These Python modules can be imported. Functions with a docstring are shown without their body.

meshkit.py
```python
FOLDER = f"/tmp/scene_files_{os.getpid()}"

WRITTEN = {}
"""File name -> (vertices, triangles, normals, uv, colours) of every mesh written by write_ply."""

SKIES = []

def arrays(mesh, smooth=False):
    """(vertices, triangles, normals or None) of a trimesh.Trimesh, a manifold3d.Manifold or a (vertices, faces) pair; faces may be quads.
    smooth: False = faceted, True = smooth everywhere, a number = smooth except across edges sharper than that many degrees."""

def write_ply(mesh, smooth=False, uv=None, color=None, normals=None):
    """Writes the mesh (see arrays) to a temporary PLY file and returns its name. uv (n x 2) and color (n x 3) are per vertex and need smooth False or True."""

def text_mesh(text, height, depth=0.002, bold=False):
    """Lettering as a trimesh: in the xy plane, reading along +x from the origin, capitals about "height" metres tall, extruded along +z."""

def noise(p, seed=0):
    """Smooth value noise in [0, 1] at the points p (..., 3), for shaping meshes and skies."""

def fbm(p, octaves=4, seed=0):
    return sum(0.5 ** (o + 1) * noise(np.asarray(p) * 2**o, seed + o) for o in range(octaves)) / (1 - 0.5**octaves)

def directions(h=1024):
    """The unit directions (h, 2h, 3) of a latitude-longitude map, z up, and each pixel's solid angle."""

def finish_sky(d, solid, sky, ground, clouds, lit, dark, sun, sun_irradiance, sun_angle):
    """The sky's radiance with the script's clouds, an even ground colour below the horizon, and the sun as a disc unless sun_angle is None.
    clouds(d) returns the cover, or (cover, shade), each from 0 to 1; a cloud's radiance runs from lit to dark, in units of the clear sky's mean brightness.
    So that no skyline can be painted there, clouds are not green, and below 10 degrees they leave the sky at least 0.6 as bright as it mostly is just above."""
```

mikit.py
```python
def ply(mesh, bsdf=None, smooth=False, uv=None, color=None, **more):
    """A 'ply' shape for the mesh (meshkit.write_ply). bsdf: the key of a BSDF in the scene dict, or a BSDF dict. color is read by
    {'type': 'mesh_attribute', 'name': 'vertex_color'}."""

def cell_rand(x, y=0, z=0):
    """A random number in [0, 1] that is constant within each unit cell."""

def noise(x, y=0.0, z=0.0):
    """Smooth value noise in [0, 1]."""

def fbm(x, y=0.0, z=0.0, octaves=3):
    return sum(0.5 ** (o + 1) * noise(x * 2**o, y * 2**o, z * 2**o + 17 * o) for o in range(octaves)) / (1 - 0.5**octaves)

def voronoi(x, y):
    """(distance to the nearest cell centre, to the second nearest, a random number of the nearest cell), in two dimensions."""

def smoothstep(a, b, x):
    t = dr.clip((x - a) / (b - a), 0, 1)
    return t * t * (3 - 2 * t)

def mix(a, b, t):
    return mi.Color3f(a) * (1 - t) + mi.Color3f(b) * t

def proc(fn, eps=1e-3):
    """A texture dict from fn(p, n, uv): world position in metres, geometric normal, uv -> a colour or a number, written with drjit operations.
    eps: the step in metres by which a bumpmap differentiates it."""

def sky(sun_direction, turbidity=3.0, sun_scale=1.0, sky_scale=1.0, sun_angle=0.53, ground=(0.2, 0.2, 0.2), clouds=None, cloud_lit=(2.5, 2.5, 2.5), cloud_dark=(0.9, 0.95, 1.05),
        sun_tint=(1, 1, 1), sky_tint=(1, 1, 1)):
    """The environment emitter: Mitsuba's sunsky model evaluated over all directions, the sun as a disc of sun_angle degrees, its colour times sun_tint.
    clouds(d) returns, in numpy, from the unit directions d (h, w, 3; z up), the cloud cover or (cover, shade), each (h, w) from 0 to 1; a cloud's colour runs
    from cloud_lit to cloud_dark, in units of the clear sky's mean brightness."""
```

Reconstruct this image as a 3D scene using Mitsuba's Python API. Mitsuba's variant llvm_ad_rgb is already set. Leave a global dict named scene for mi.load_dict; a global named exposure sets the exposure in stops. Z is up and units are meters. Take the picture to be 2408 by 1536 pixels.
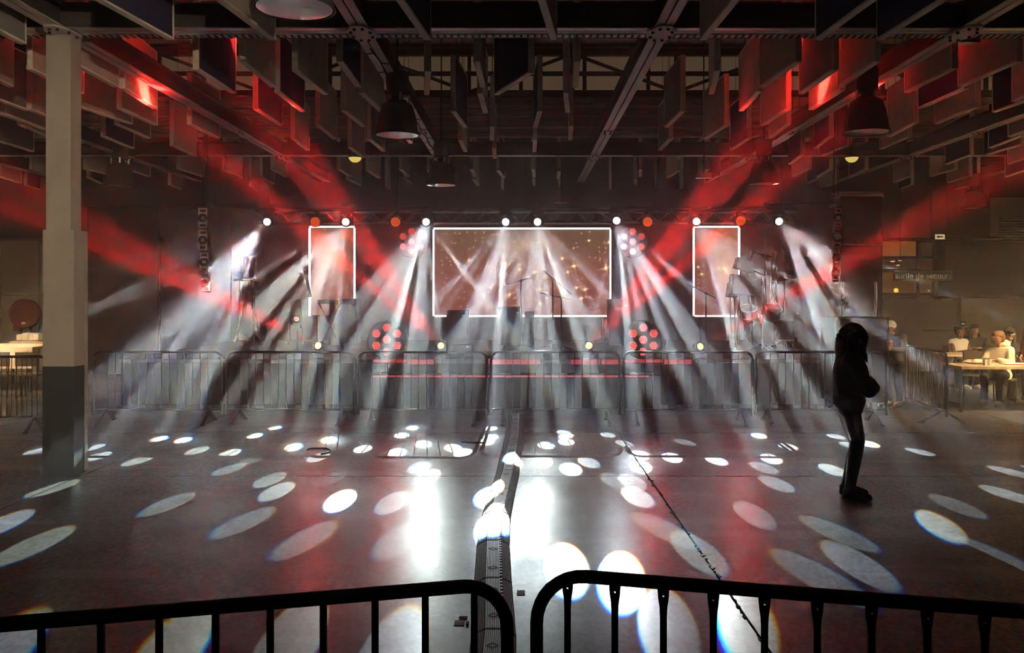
import math, random
import numpy as np, trimesh, manifold3d as m3
import mitsuba as mi, drjit as dr
import mikit, meshkit
from trimesh import transformations as tf

random.seed(7)
RNG = np.random.default_rng(11)
T = mi.ScalarTransform4f
PI = math.pi
scene, labels = {}, {}

# ------------------------------------------------------------------ camera, haze, exposure
F, CX, CY, EYE = 2050.0, 1225.0, 690.0, 1.93          # focal length and horizon point in pixels of the 2408 x 1536 frame
exposure = 13.5
UNIT = 2.0 ** (6.5 - exposure)                          # the lamps' own unit of power
W = 2.0 ** -exposure                                   # radiance that shows as white


def P(px, py, Y):
    return np.array([(px - CX) * Y / F, Y, EYE - (py - CY) * Y / F])


def FL(px, py, z=0.0):
    return P(px, py, F * (EYE - z) / (py - CY))


scene['camera'] = {'type': 'perspective', 'fov': math.degrees(2 * math.atan(1204 / F)), 'fov_axis': 'x', 'near_clip': 0.05, 'far_clip': 200.0,
                   'to_world': T().look_at(origin=[0, 0, EYE], target=[0, 1, EYE], up=[0, 0, 1]),
                   'principal_point_offset_x': (1204 - CX) / 2408, 'principal_point_offset_y': (768 - CY) / 1536,
                   'medium': {'type': 'ref', 'id': 'stage_haze_medium'}}

# the smoke of the haze machines: thick between the stage and the barriers, thin under the roof
nx, ny, nz = 28, 48, 28
gx = np.linspace(-15, 15, nx)[None, None, :]
gy = np.linspace(-1, 26, ny)[None, :, None]
gz = np.linspace(0, 7, nz)[:, None, None]
sg = lambda v, a, w: 1 / (1 + np.exp(-(v - a) / w))
dens = 0.0015 + 0.036 * sg(gy, 7.5, 1.2) * (0.06 + 0.94 * sg(-np.abs(gx), -8.6, 0.6)) + 0.125 * sg(gy, 10.9, 0.9) * (0.62 + 0.38 * sg(-gz, -2.7, 0.5)) * sg(-gz, -4.3, 0.25) * sg(-np.abs(gx), -9.0, 1.0)
wisp = meshkit.fbm(np.stack(np.broadcast_arrays(gx * 0.7, gy * 0.7, gz * 1.1), -1), 3, 5)
dens = (dens * (0.65 + 0.7 * wisp)).astype(np.float32)[..., None]
scene['stage_haze_medium'] = {'type': 'heterogeneous', 'albedo': 0.3, 'scale': 1.0, 'phase': {'type': 'hg', 'g': 0.45},
                              'sigma_t': {'type': 'gridvolume', 'grid': mi.VolumeGrid(np.ascontiguousarray(dens)), 'wrap_mode': 'clamp',
                                          'to_world': T().translate([-15, -1, 0]).scale([30, 27, 7])}}

# ------------------------------------------------------------------ materials
def mat(key, col, rough=0.6, metal=0.0, spec=0.4, tex=None, two=True, bump=None, **more):
    b = {'type': 'principled', 'base_color': mikit.proc(tex) if tex else {'type': 'rgb', 'value': list(col)}, 'roughness': rough, 'metallic': metal}
    if not metal:
        b['specular'] = spec
    b.update(more)
    if bump:
        b = {'type': 'bumpmap', 'arbitrary': mikit.proc(bump[0], eps=0.004), 'scale': bump[1], 'bsdf': b}
    scene[key] = {'type': 'twosided', 'bsdf': b} if two else b
    return key


def floor_col(p, n, uv):
    s = mikit.fbm(p.x * 1.3, p.y * 1.3, 3.0, 4)
    g = mikit.fbm(p.x * 45, p.y * 30, 1.0, 2)
    st = mikit.smoothstep(0.62, 0.75, mikit.fbm(p.x * 0.7 + 9, p.y * 3.0, 2.0, 3))
    v = 0.052 + 0.045 * s + 0.045 * (g - 0.5) + 0.018 * st
    v = v * 1.2
    return mi.Color3f(v * .92, v, v * 1.06)


def floor_rough(p, n, uv):
    return 0.215 + 0.09 * mikit.fbm(p.x * 2.1, p.y * 2.1, 7.0, 3) + 0.05 * mikit.noise(p.x * 60, p.y * 60)


mat('concrete', None, tex=floor_col, rough=mikit.proc(floor_rough), spec=0.95, bump=(lambda p, n, uv: mikit.fbm(p.x * 150, p.y * 150, 1.0, 2), 0.0003))
mat('joint_black', (0.012, 0.012, 0.012), 0.9)
mat('crumbs', (0.05, 0.05, 0.05), 0.9)
mat('wall_tan', None, 0.8, tex=lambda p, n, uv: mikit.mix((0.30, 0.25, 0.18), (0.36, 0.31, 0.23), mikit.fbm(p.x * 1.5, p.z * 2.0, 4.0, 3)))
mat('wall_dark', (0.09, 0.075, 0.06), 0.85)
mat('column_paint', None, 0.75, tex=lambda p, n, uv: mikit.mix((0.36, 0.31, 0.24), (0.42, 0.37, 0.29), mikit.fbm(p.x * 6, p.z * 3, p.y * 6, 3)))
mat('column_band', (0.055, 0.062, 0.056), 0.7)
mat('roof_sheet', (0.42, 0.34, 0.28), 0.7)
mat('steel', None, 0.42, 0.0, 0.5, tex=lambda p, n, uv: mikit.mix((0.62, 0.56, 0.52), (0.48, 0.42, 0.39), mikit.fbm(p.x * 5, p.y * 3, p.z * 5, 3)))
mat('steel_dark', (0.06, 0.05, 0.045), 0.5)
mat('galv', (0.55, 0.55, 0.56), 0.35, 0.9)
mat('galv_dull', (0.06, 0.06, 0.062), 0.5)
mat('alu', (0.72, 0.72, 0.72), 0.33, 0.95)
mat('black_paint', (0.04, 0.04, 0.041), 0.38, spec=0.35)
mat('black_matt', (0.014, 0.014, 0.015), 0.75)
mat('black_cloth', (0.02, 0.02, 0.021), 0.95, spec=0.1)
mat('drape_red', (0.028, 0.018, 0.018), 0.95, spec=0.1)
mat('rubber', None, 0.55, spec=0.4, tex=lambda p, n, uv: mikit.mix((0.03, 0.03, 0.03), (0.05, 0.05, 0.048), mikit.fbm(p.x * 20, p.y * 20, 0.0, 2)))
mat('ramp_lid', (0.62, 0.62, 0.60), 0.4)
mat('felt_brown', None, 0.95, spec=0.1, tex=lambda p, n, uv: mikit.mix((0.46, 0.37, 0.27), (0.54, 0.44, 0.33), mikit.fbm(p.x * 9, p.y * 9, p.z * 9, 2)))
mat('felt_navy', (0.05, 0.045, 0.085), 0.95, spec=0.1)
mat('felt_grey', (0.26, 0.23, 0.20), 0.95, spec=0.1)
mat('wood_edge', None, 0.6, tex=lambda p, n, uv: mikit.mix((0.74, 0.64, 0.50), (0.84, 0.74, 0.60), mikit.fbm(p.x * 14, p.y * 3, p.z * 14, 2)))
mat('lamp_shell', (0.10, 0.09, 0.085), 0.45)
mat('lamp_glass', (0.75, 0.72, 0.70), 0.12, 0.85)
mat('table_wood', None, 0.45, tex=lambda p, n, uv: mikit.mix((0.62, 0.47, 0.29), (0.70, 0.56, 0.36), mikit.fbm(p.x * 3, p.y * 25, p.z * 25, 3)))
mat('cream', (0.80, 0.72, 0.55), 0.6)
mat('white_paper', (0.78, 0.78, 0.76), 0.7)
mat('sign_green', (0.05, 0.085, 0.06), 0.6)
mat('sign_text', (0.85, 0.86, 0.80), 0.6)
mat('hose_red', (0.20, 0.06, 0.05), 0.5)
mat('grey_door', (0.22, 0.20, 0.175), 0.6)
mat('frame_brown', (0.13, 0.105, 0.08), 0.6)
mat('brass', (0.72, 0.60, 0.32), 0.28, 0.95)
mat('skin_dark', (0.20, 0.11, 0.07), 0.55)
mat('skin_mid', (0.42, 0.25, 0.16), 0.55)
mat('skin_light', (0.60, 0.42, 0.30), 0.55)
mat('hair_black', (0.013, 0.012, 0.011), 0.55)
mat('hair_blond', (0.17, 0.09, 0.04), 0.55)
mat('jacket_black', (0.014, 0.014, 0.015), 0.7)
mat('tights', (0.06, 0.055, 0.055), 0.8)
mat('boot', (0.012, 0.012, 0.012), 0.3)
mat('white_top', (0.75, 0.72, 0.64), 0.8)
mat('cream_coat', (0.72, 0.63, 0.45), 0.85)
mat('olive_coat', (0.15, 0.13, 0.095), 0.85)
mat('maroon', (0.16, 0.05, 0.035), 0.8)
mat('denim', (0.022, 0.024, 0.03), 0.85)
mat('white_shoe', (0.75, 0.74, 0.70), 0.6)
mat('red_plastic', (0.62, 0.06, 0.05), 0.45)
mat('screen_black', (0.015, 0.012, 0.012), 0.6)

# ------------------------------------------------------------------ mesh helpers
def box(cx, cy, cz, sx, sy, sz, bev=0.0):
    if bev:
        b = min(bev, 0.45 * min(sx, sy, sz))
        pts = []
        for a in (-1, 1):
            for c in (-1, 1):
                for d in (-1, 1):
                    x, y, z = a * sx / 2, c * sy / 2, d * sz / 2
                    pts += [(x - a * b, y, z), (x, y - c * b, z), (x, y, z - d * b)]
        m = trimesh.convex.convex_hull(np.array(pts))
    else:
        m = trimesh.creation.box(extents=[sx, sy, sz])
    m.apply_translation([cx, cy, cz])
    return m


def span(x0, x1, y0, y1, z0, z1, bev=0.0):
    return box((x0 + x1) / 2, (y0 + y1) / 2, (z0 + z1) / 2, abs(x1 - x0), abs(y1 - y0), abs(z1 - z0), bev)


def rod(a, b, r, n=10, r2=None):
    """a round bar from a to b, closed at both ends"""
    a, b = np.asarray(a, float), np.asarray(b, float)
    return tube([a, b], [r, r if r2 is None else r2], n)


def tube(pts, r, n=10, cap=True):
    p = np.asarray(pts, float)
    r = np.broadcast_to(r, (len(p),))
    t = np.gradient(p, axis=0) if len(p) > 2 else np.repeat(p[1:] - p[:1], 2, 0)
    t = t / np.linalg.norm(t, axis=1, keepdims=True)
    u = np.cross(t[0], [0, 0, 1.0] if abs(t[0][2]) < 0.9 else [1.0, 0, 0])
    u /= np.linalg.norm(u)
    rings = []
    ang = np.arange(n) * 2 * PI / n
    for i in range(len(p)):
        u = u - t[i] * (u @ t[i])
        u /= np.linalg.norm(u)
        v = np.cross(t[i], u)
        rings.append(p[i] + r[i] * (np.cos(ang)[:, None] * u + np.sin(ang)[:, None] * v))
    V = np.vstack(rings + ([p[:1], p[-1:]] if cap else []))
    f = []
    for i in range(len(p) - 1):
        for j in range(n):
            a, b = i * n + j, i * n + (j + 1) % n
            f += [(a, b, b + n), (a, b + n, a + n)]
    if cap:
        c0, c1, e = len(p) * n, len(p) * n + 1, (len(p) - 1) * n
        for j in range(n):
            f += [(c0, (j + 1) % n, j), (c1, e + j, e + (j + 1) % n)]
    return trimesh.Trimesh(V, np.array(f), process=False)


def bar(a, b, w, h, up=(0, 0, 1)):
    """a rectangular bar from a to b, w wide, h high"""
    a, b = np.asarray(a, float), np.asarray(b, float)
    d = b - a
    L = np.linalg.norm(d)
    d /= L
    s = np.cross(d, up)
    if np.linalg.norm(s) < 1e-6:
        s = np.cross(d, [0, 1, 0])
    s /= np.linalg.norm(s)
    u = np.cross(s, d)
    m = trimesh.creation.box(extents=[w, L, h])
    M = np.eye(4)
    M[:3, 0], M[:3, 1], M[:3, 2], M[:3, 3] = s, d, u, (a + b) / 2
    m.apply_transform(M)
    return m


def lathe(profile, n=24, axis='z'):
    m = trimesh.creation.revolve(np.asarray(profile, float), sections=n)
    if axis == 'y':
        m.apply_transform(tf.rotation_matrix(-PI / 2, [1, 0, 0]))
    return m


def cat(ms):
    return trimesh.util.concatenate([m for m in ms])


def moved(m, t=(0, 0, 0), rz=0.0, s=1.0):
    m = m.copy()
    if s != 1.0:
        m.apply_scale(s)
    if rz:
        m.apply_transform(tf.rotation_matrix(rz, [0, 0, 1]))
    m.apply_translation(t)
    return m


def frame_to(d, up=(0, 0, 1)):
    """4x4 whose z axis is d"""
    d = np.asarray(d, float) / np.linalg.norm(d)
    x = np.cross(up, d)
    if np.linalg.norm(x) < 1e-6:
        x = np.array([1.0, 0, 0])
    x /= np.linalg.norm(x)
    M = np.eye(4)
    M[:3, 0], M[:3, 1], M[:3, 2] = x, np.cross(d, x), d
    return M


# ------------------------------------------------------------------ scene bookkeeping
used = {}


def key_of(name, parent=None):
    k = (parent + '__' + name) if parent else name
    n = used.get(k, 0)
    used[k] = n + 1
    return k if n == 0 else f'{k}_{n:03d}'


def put(name, mesh, m, parent=None, smooth=False, label=None, cat_=None, group=None, kind=None, emit=None, world=None, plyd=None):
    k = key_of(name, parent)
    d = dict(plyd) if plyd else mikit.ply(mesh, m, smooth)
    if plyd and m:
        d['bsdf'] = {'type': 'ref', 'id': m}
    if emit is not None:
        d['emitter'] = {'type': 'area', 'radiance': emit if isinstance(emit, dict) else {'type': 'rgb', 'value': [float(c) * W for c in emit]}, 'sampling_weight': 0.0}
    if world is not None:
        d['to_world'] = T(np.asarray(world, float).tolist()) if not isinstance(world, type(T())) else world
    scene[k] = d
    say(k, label, cat_, group, kind)
    return k


def say(k, label=None, cat_=None, group=None, kind=None):
    e = {}
    for a, b in (('label', label), ('category', cat_), ('group', group), ('kind', kind)):
        if b:
            e[a] = b
    if e:
        labels[k] = {**labels.get(k, {}), **e}


def thing(name, label, cat_, group=None):
    k = key_of(name)
    say(k, label, cat_, group)
    return k


ORD = 'first second third fourth fifth sixth seventh eighth ninth tenth eleventh twelfth thirteenth fourteenth fifteenth sixteenth seventeenth eighteenth nineteenth twentieth'.split()
ORD += ['twenty-' + o for o in ORD[:9]]

# ------------------------------------------------------------------ the moving lights and their beams (spots with a prism gobo)
HEAD_Y = 19.5
HEADS = {'A': (628, 522), 'B': (813, 522), 'C': (1002, 522), 'D': (1189, 522), 'E': (1264, 522), 'F': (1450, 519), 'G': (1638, 521), 'H': (1832, 521)}
# where each facet of the prism lands on the floor
DOTS = {
    'A': [(-1079, 1030), (-426, 1060), (-121, 1180), (107, 1055), (232, 1048), (245, 1068), (385, 1028), (30, 1222), (441, 1031), (20, 1520)],
    'B': [(-632, 1040), (-118, 1100), (145, 1140), (338, 1078), (474, 1055), (550, 1061), (607, 1021), (653, 1003), (698, 1047), (780, 1031), (107, 1268), (430, 1500)],
    'C': [(412, 1176), (551, 1097), (598, 1078), (755, 1070), (858, 1051), (803, 1027), (948, 1020), (972, 1003), (938, 1059), (998, 1040), (662, 1147), (645, 1121), (808, 1168), (1553, 1233), (1068, 1049), (700, 1480)],
    'D': [(590, 1216), (783, 1119), (930, 1172), (990, 1093), (1010, 1113), (1090, 1060), (1145, 1035), (1155, 1004), (1155, 1024), (1160, 1235), (1325, 1014), (1382, 1082), (1440, 1123), (1900, 1335), (1284, 1043), (930, 1510)],
    'E': [(733, 1255), (945, 1255), (1205, 1087), (1262, 1162), (1275, 1080), (1330, 1035), (1340, 1097), (1427, 1019), (1465, 1039), (1482, 1126), (1493, 1159), (1630, 1283), (1950, 1240), (1330, 1320), (1605, 1036), (1150, 1160)],
    'F': [(1455, 1345), (1503, 1092), (1500, 1066), (1575, 1071), (1590, 1014), (1678, 1077), (1788, 1094), (1815, 1130), (1762, 1200), (1995, 1310), (2287, 1285), (1330, 1022), (1560, 1450)],
    'G': [(1778, 1021), (1805, 1074), (1845, 1046), (1947, 1099), (1957, 1023), (1989, 1043), (2150, 1058), (2360, 1104), (2350, 1155), (2230, 1180), (2600, 1120), (1740, 1440)],
    'H': [(2310, 1070), (2035, 1040), (2190, 1225), (2600, 1150), (2800, 1100), (3000, 1030), (2900, 1250), (2430, 1100), (2500, 1180), (2200, 1010), (1990, 985)],
}
DIMMER = {(1762, 1200): .45, (2230, 1180): .35, (2190, 1225): .5, (598, 1078): .35, (783, 1119): .5, (803, 1027): .5, (1440, 1123): .6, (1590, 1014): .5, (808, 1168): 2.2, (662, 1147): 1.3, (930, 1172): 1.5,
          (930, 1510): .8, (1493, 1159): 1.6, (1678, 1077): 1.4, (733, 1255): 1.4, (590, 1216): 1.4, (1330, 1320): .4, (1160, 1235): 1.8, (700, 1480): .3, (430, 1500): .45, (1455, 1345): .14, (1560, 1450): .06, (1740, 1440): .05, (20, 1520): .6,
          (1900, 1335): 1.3, (1950, 1240): 1.4, (1553, 1233): 1.3, (1630, 1283): 1.3, (2287, 1285): .8}
TINT = {'A': (.90, 1.0, 1.06), 'B': (.97, 1.05, .90), 'C': (.90, 1.03, .99), 'D': (.89, 1.0, 1.06), 'E': (.91, 1.03, 1.02), 'F': (.90, 1.0, 1.07), 'G': (.94, 1.02, 1.0), 'H': (.95, 1.03, .96)}
SPILL = {k: .000012 for k in 'ABCDEFGH'}
# stray light of the three lamps that look straight down the hall: soft lobes on the floor
LOBES = {'C': [((1000, 1110), .006), ((1000, 1230), .007), ((1000, 1400), .006)], 'D': [((1235, 1100), .003), ((1230, 1230), .004), ((1225, 1400), .004)], 'E': [((1262, 1100), .004), ((1262, 1230), .006), ((1265, 1400), .005)], 'F': [((1440, 1260), .0025)]}


def gobo_spot(key, hp, facets, I, tint, cut, spill, r0, r1, halo, hw, weight, disp=0.006, lobes=()):
    """facets: (direction, gain)"""
    hp = np.asarray(hp, float)
    D = [np.asarray(d) / np.linalg.norm(d) for d, _ in facets]
    ax = np.sum(D, axis=0)
    ax /= np.linalg.norm(ax)
    to = T().look_at(origin=hp.tolist(), target=(hp + ax).tolist(), up=[0, 0, 1])
    M = np.array(to.matrix)[:3, :3]
    L = [(M.T @ d, g) for d, (_, g) in zip(D, facets)]
    LB = [(M.T @ (np.asarray(d) / np.linalg.norm(d)), g) for d, g in lobes]
    uf = math.tan(math.radians(cut))

    def fn(p, n, uv):
        x, y = (uv.x - 0.5) * (2 * uf), (uv.y - 0.5) * (2 * uf)
        z = dr.rsqrt(x * x + y * y + 1)
        x, y = x * z, y * z
        out = [mi.Float(spill)] * 3
        soft = mi.Float(spill)
        for l, g in LB:
            soft = soft + g * dr.exp((dr.square(x - float(l[0])) + dr.square(y - float(l[1])) + dr.square(z - float(l[2]))) * (-1 / .05 ** 2))
        for c, s in enumerate((1 + disp, 1.0, 1 - disp)):
            acc = soft
            for l, g in L:
                dd = dr.square(x * s - float(l[0])) + dr.square(y * s - float(l[1])) + dr.square(z - float(l[2]))
                acc = acc + g * (1 - mikit.smoothstep(r0 * r0, r1 * r1, dd))
                if halo:
                    acc = acc + (g * halo) * dr.exp(dd * (-1 / hw ** 2))
            out[c] = acc
        return mi.Color3f(*out)

    scene[key] = {'type': 'spot', 'to_world': to, 'cutoff_angle': cut, 'beam_width': cut * 0.97, 'intensity': {'type': 'rgb', 'value': [I * UNIT * float(t) for t in tint]},
                  'texture': mikit.proc(fn), 'sampling_weight': weight}
    return ax


I_WHITE, I_RED = 70.0, 135.0
BOOST = {'A': 2.3, 'B': 1.9, 'C': 1.15, 'D': .75, 'E': .75, 'F': 1.15, 'G': 1.9, 'H': 2.5}
HEAD_AXIS = {}
for hk, (hx, hy) in HEADS.items():
    hp = P(hx, hy, HEAD_Y)
    HEAD_AXIS[hk] = gobo_spot('beam_light_' + hk.lower(), hp + np.array([0, -.14, 0]), [(FL(*d) - hp, DIMMER.get(d, 1.0)) for d in DOTS[hk]], I_WHITE * BOOST[hk], TINT[hk], 76, SPILL[hk], .0102, .0124, .02, .018, 6.0, lobes=[(FL(*d) - hp, g) for d, g in LOBES.get(hk, ())])
RED_Y = 15.3
REDS = {'a': (748, 813), 'b': (1037, 813), 'c': (1385, 813), 'd': (1647, 815)}
# the ends of each red fan, as frame pixel and depth
RED_AIMS = {'a': [(0, 392, 12.5), (0, 420, 12.5), (0, 485, 12.5), (100, 520, 12.5)],
            'b': [(590, 143, 11.5), (535, 143, 11.5), (480, 150, 11.5), (290, 160, 11.5), (262, 175, 11.5)],
            'c': [(1870, 143, 11.5), (1925, 143, 11.5), (1975, 150, 11.5), (2120, 160, 11.5), (2150, 175, 11.5)],
            'd': [(2408, 380, 12.5), (2408, 410, 12.5), (2408, 345, 12.5)]}
RED_AXIS = {}
for rk, (rx, ry) in REDS.items():
    rp = P(rx, ry, RED_Y)
    RED_AXIS[rk] = gobo_spot('red_beam_light_' + rk, rp + np.array([0, -.1, .02]), [(P(*a) - rp, 1.0) for a in RED_AIMS[rk]], I_RED, (1.0, .028, .024), 60, 0.0, .016, .034, .03, .05, 4.5, 0.0)

# red and warm floods: the four LED cans on the truss, the wide red panels, the lit side pendants, an added light on the column
def flood(key, pos, aim, I, col, cut, weight):
    scene[key] = {'type': 'spot', 'to_world': T().look_at(origin=list(map(float, pos)), target=list(map(float, aim)), up=[0, 0.01, 1]), 'cutoff_angle': cut, 'beam_width': cut * .35,
                  'intensity': {'type': 'rgb', 'value': [I * UNIT * c for c in col]}, 'sampling_weight': weight}


CANS = [(741, 522), (930, 522), (1523, 522), (1742, 520)]
CAN_AIMS = [(-3.6, 12.6, 0), (-1.2, 12.6, 0), (1.6, 12.6, 0), (3.8, 12.6, 0)]
for i, (c, a) in enumerate(zip(CANS, CAN_AIMS)):
    flood(f'can_light_{i}', P(c[0], c[1], 19.4) + np.array([0, -.2, 0]), a, .13, (1, .04, .035), 32, 0.5)
WARM = (1.0, .66, .32)
flood('house_light_right', (10.4, 12.6, 3.9), (9.2, 15.2, 0), 5.0, WARM, 50, 0.9)
flood('house_light_left', (-10.6, 14.6, 3.9), (-10.4, 17.4, 0.6), 2.6, WARM, 40, 0.6)
flood('added_column_light', (2.2, -4.0, 3.9), (-4.95, 9.2, 2.6), 4.2, (1.0, .8, .58), 13, 0.5)  # added narrow spot, there only to brighten the column front

# ------------------------------------------------------------------ floor: cast slabs with joints
put('floor', span(-16, 16, -8, 28, -.16, -.03), 'joint_black', kind='structure')
XJ, YJ = [-16, -7.6, -1.9 - 2.75, 1.34, 7.4, 16], [-8, 1.2, 9.2, 12.06, 20.0, 28]
for i in range(5):
    for j in range(5):
        g = .008
        put('slab', span(XJ[i] + g, XJ[i + 1] - g, YJ[j] + g, YJ[j + 1] - g, -.03, 0.0), 'concrete', 'floor')
# crumbled filler along the long joint
fl = []
rr = np.random.default_rng(3)
for k in range(150):
    y = 3.2 + k * .057 + rr.uniform(-.02, .02)
    if rr.random() < .25 + .2 * (y > 8):
        continue
    w = rr.uniform(.012, .05) * (1.6 if rr.random() < .12 else 1)
    a = np.sort(rr.uniform(0, 2 * PI, 7))
    poly = np.c_[np.cos(a) * w * .42 * rr.uniform(.5, 1, 7), np.sin(a) * rr.uniform(.025, .07) * rr.uniform(.6, 1, 7)]
    h = trimesh.convex.convex_hull(np.vstack([np.c_[poly, np.full(7, -.002)], np.c_[poly * .7, np.full(7, rr.uniform(.003, .009))]]))
    fl.append(moved(h, (1.34 + rr.normal(0, .009), y, 0)))
put('joint_filler', cat(fl), 'crumbs', 'floor', kind='stuff')

# ------------------------------------------------------------------ walls
put('wall_left', span(-16.2, -16, -8, 28, 0, 8), 'wall_tan', kind='structure')
put('wall_right', span(16, 16.2, -8, 28, 0, 8), 'wall_tan', kind='structure')
put('wall_front', span(-16.2, 16.2, -8.2, -8, 0, 8), 'wall_dark', kind='structure')
WB = 21.6
put('wall_back', span(-16, 16, WB, WB + .2, 3.30, 8), 'wall_dark', kind='structure')
# lower course: sheets of painted board with open seams
for (x0, x1, z0, z1) in [(-16, -12.9, 0, 3.27), (-12.88, -11.95, 1.90, 3.27), (-12.88, -11.95, 0, 1.88), (-11.93, -10.6, 1.90, 3.27), (-11.93, -10.6, 0, 1.88), (-10.58, -9.0, 0, 3.27), (-8.98, 8.6, 0, 3.27),
                          (9.62, 10.87, 0, 1.83), (10.9, 12.6, 0, 1.82), (12.62, 16, 0, 1.82), (10.45, 16, 1.84, 3.27)]:
    put('panel', span(x0, x1, WB, WB + .15, z0, z1, .006), 'wall_tan' if (x0 < 0 or z0 == 0 and x0 > 10.8) else 'wall_dark', 'wall_back')
put('rail', span(8.6, 16, WB - .06, WB, 3.22, 3.27), 'frame_brown', 'wall_back')
put('rail', span(-16, -9, WB - .05, WB, 3.24, 3.30), 'frame_brown', 'wall_back')
for x in (10.15, 11.6, 13.6):
    put('batten', span(x, x + .05, WB - .03, WB, 3.3, 4.4), 'wall_dark', 'wall_back')

# ------------------------------------------------------------------ saw-tooth roof: three teeth, each a slope of profiled sheet, a lattice girder, a glazed strip and an apron
def slope(y0, z0, y1, z1, pitch=.14, amp=.022):
    n = int((y1 - y0) / pitch) * 4
    ys = np.linspace(y0, y1, n + 1)
    base = np.interp(ys, [y0, y1], [z0, z1])
    w = np.array([0, 1, 1, 0])[np.arange(n + 1) % 4] * amp
    lo = base + w
    V = np.vstack([np.c_[np.full(n + 1, -16), ys, lo], np.c_[np.full(n + 1, 16), ys, lo], np.c_[np.full(n + 1, -16), ys, base + .12], np.c_[np.full(n + 1, 16), ys, base + .12]])
    f, m = [], n + 1
    for i in range(n):
        f += [(i, i + 1, m + i + 1), (i, m + i + 1, m + i), (2 * m + i, 3 * m + i + 1, 2 * m + i + 1), (2 * m + i, 3 * m + i, 3 * m + i + 1)]
    for e in (0, n):
        f += [(e, m + e, 3 * m + e), (e, 3 * m + e, 2 * m + e)]
    return trimesh.Trimesh(V, np.array(f), process=False)


def apron(y, z0, z1, pitch=.115, amp=.02):
    n = int((z1 - z0) / pitch) * 4
    zs = np.linspace(z0, z1, n + 1)
    w = y - np.array([0, 1, 1, 0])[np.arange(n + 1) % 4] * amp
    m = n + 1
    V = np.vstack([np.c_[np.full(m, -16), w, zs], np.c_[np.full(m, 16), w, zs], np.c_[np.full(m, -16), np.full(m, y + .1), zs], np.c_[np.full(m, 16), np.full(m, y + .1), zs]])
    f = []
    for i in range(n):
        f += [(i, m + i, m + i + 1), (i, m + i + 1, i + 1), (2 * m + i, 2 * m + i + 1, 3 * m + i + 1), (2 * m + i, 3 * m + i + 1, 3 * m + i)]
    for e in (0, n):
        f += [(e, 3 * m + e, m + e), (e, 2 * m + e, 3 * m + e)]
    return trimesh.Trimesh(V, np.array(f), process=False)


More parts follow.
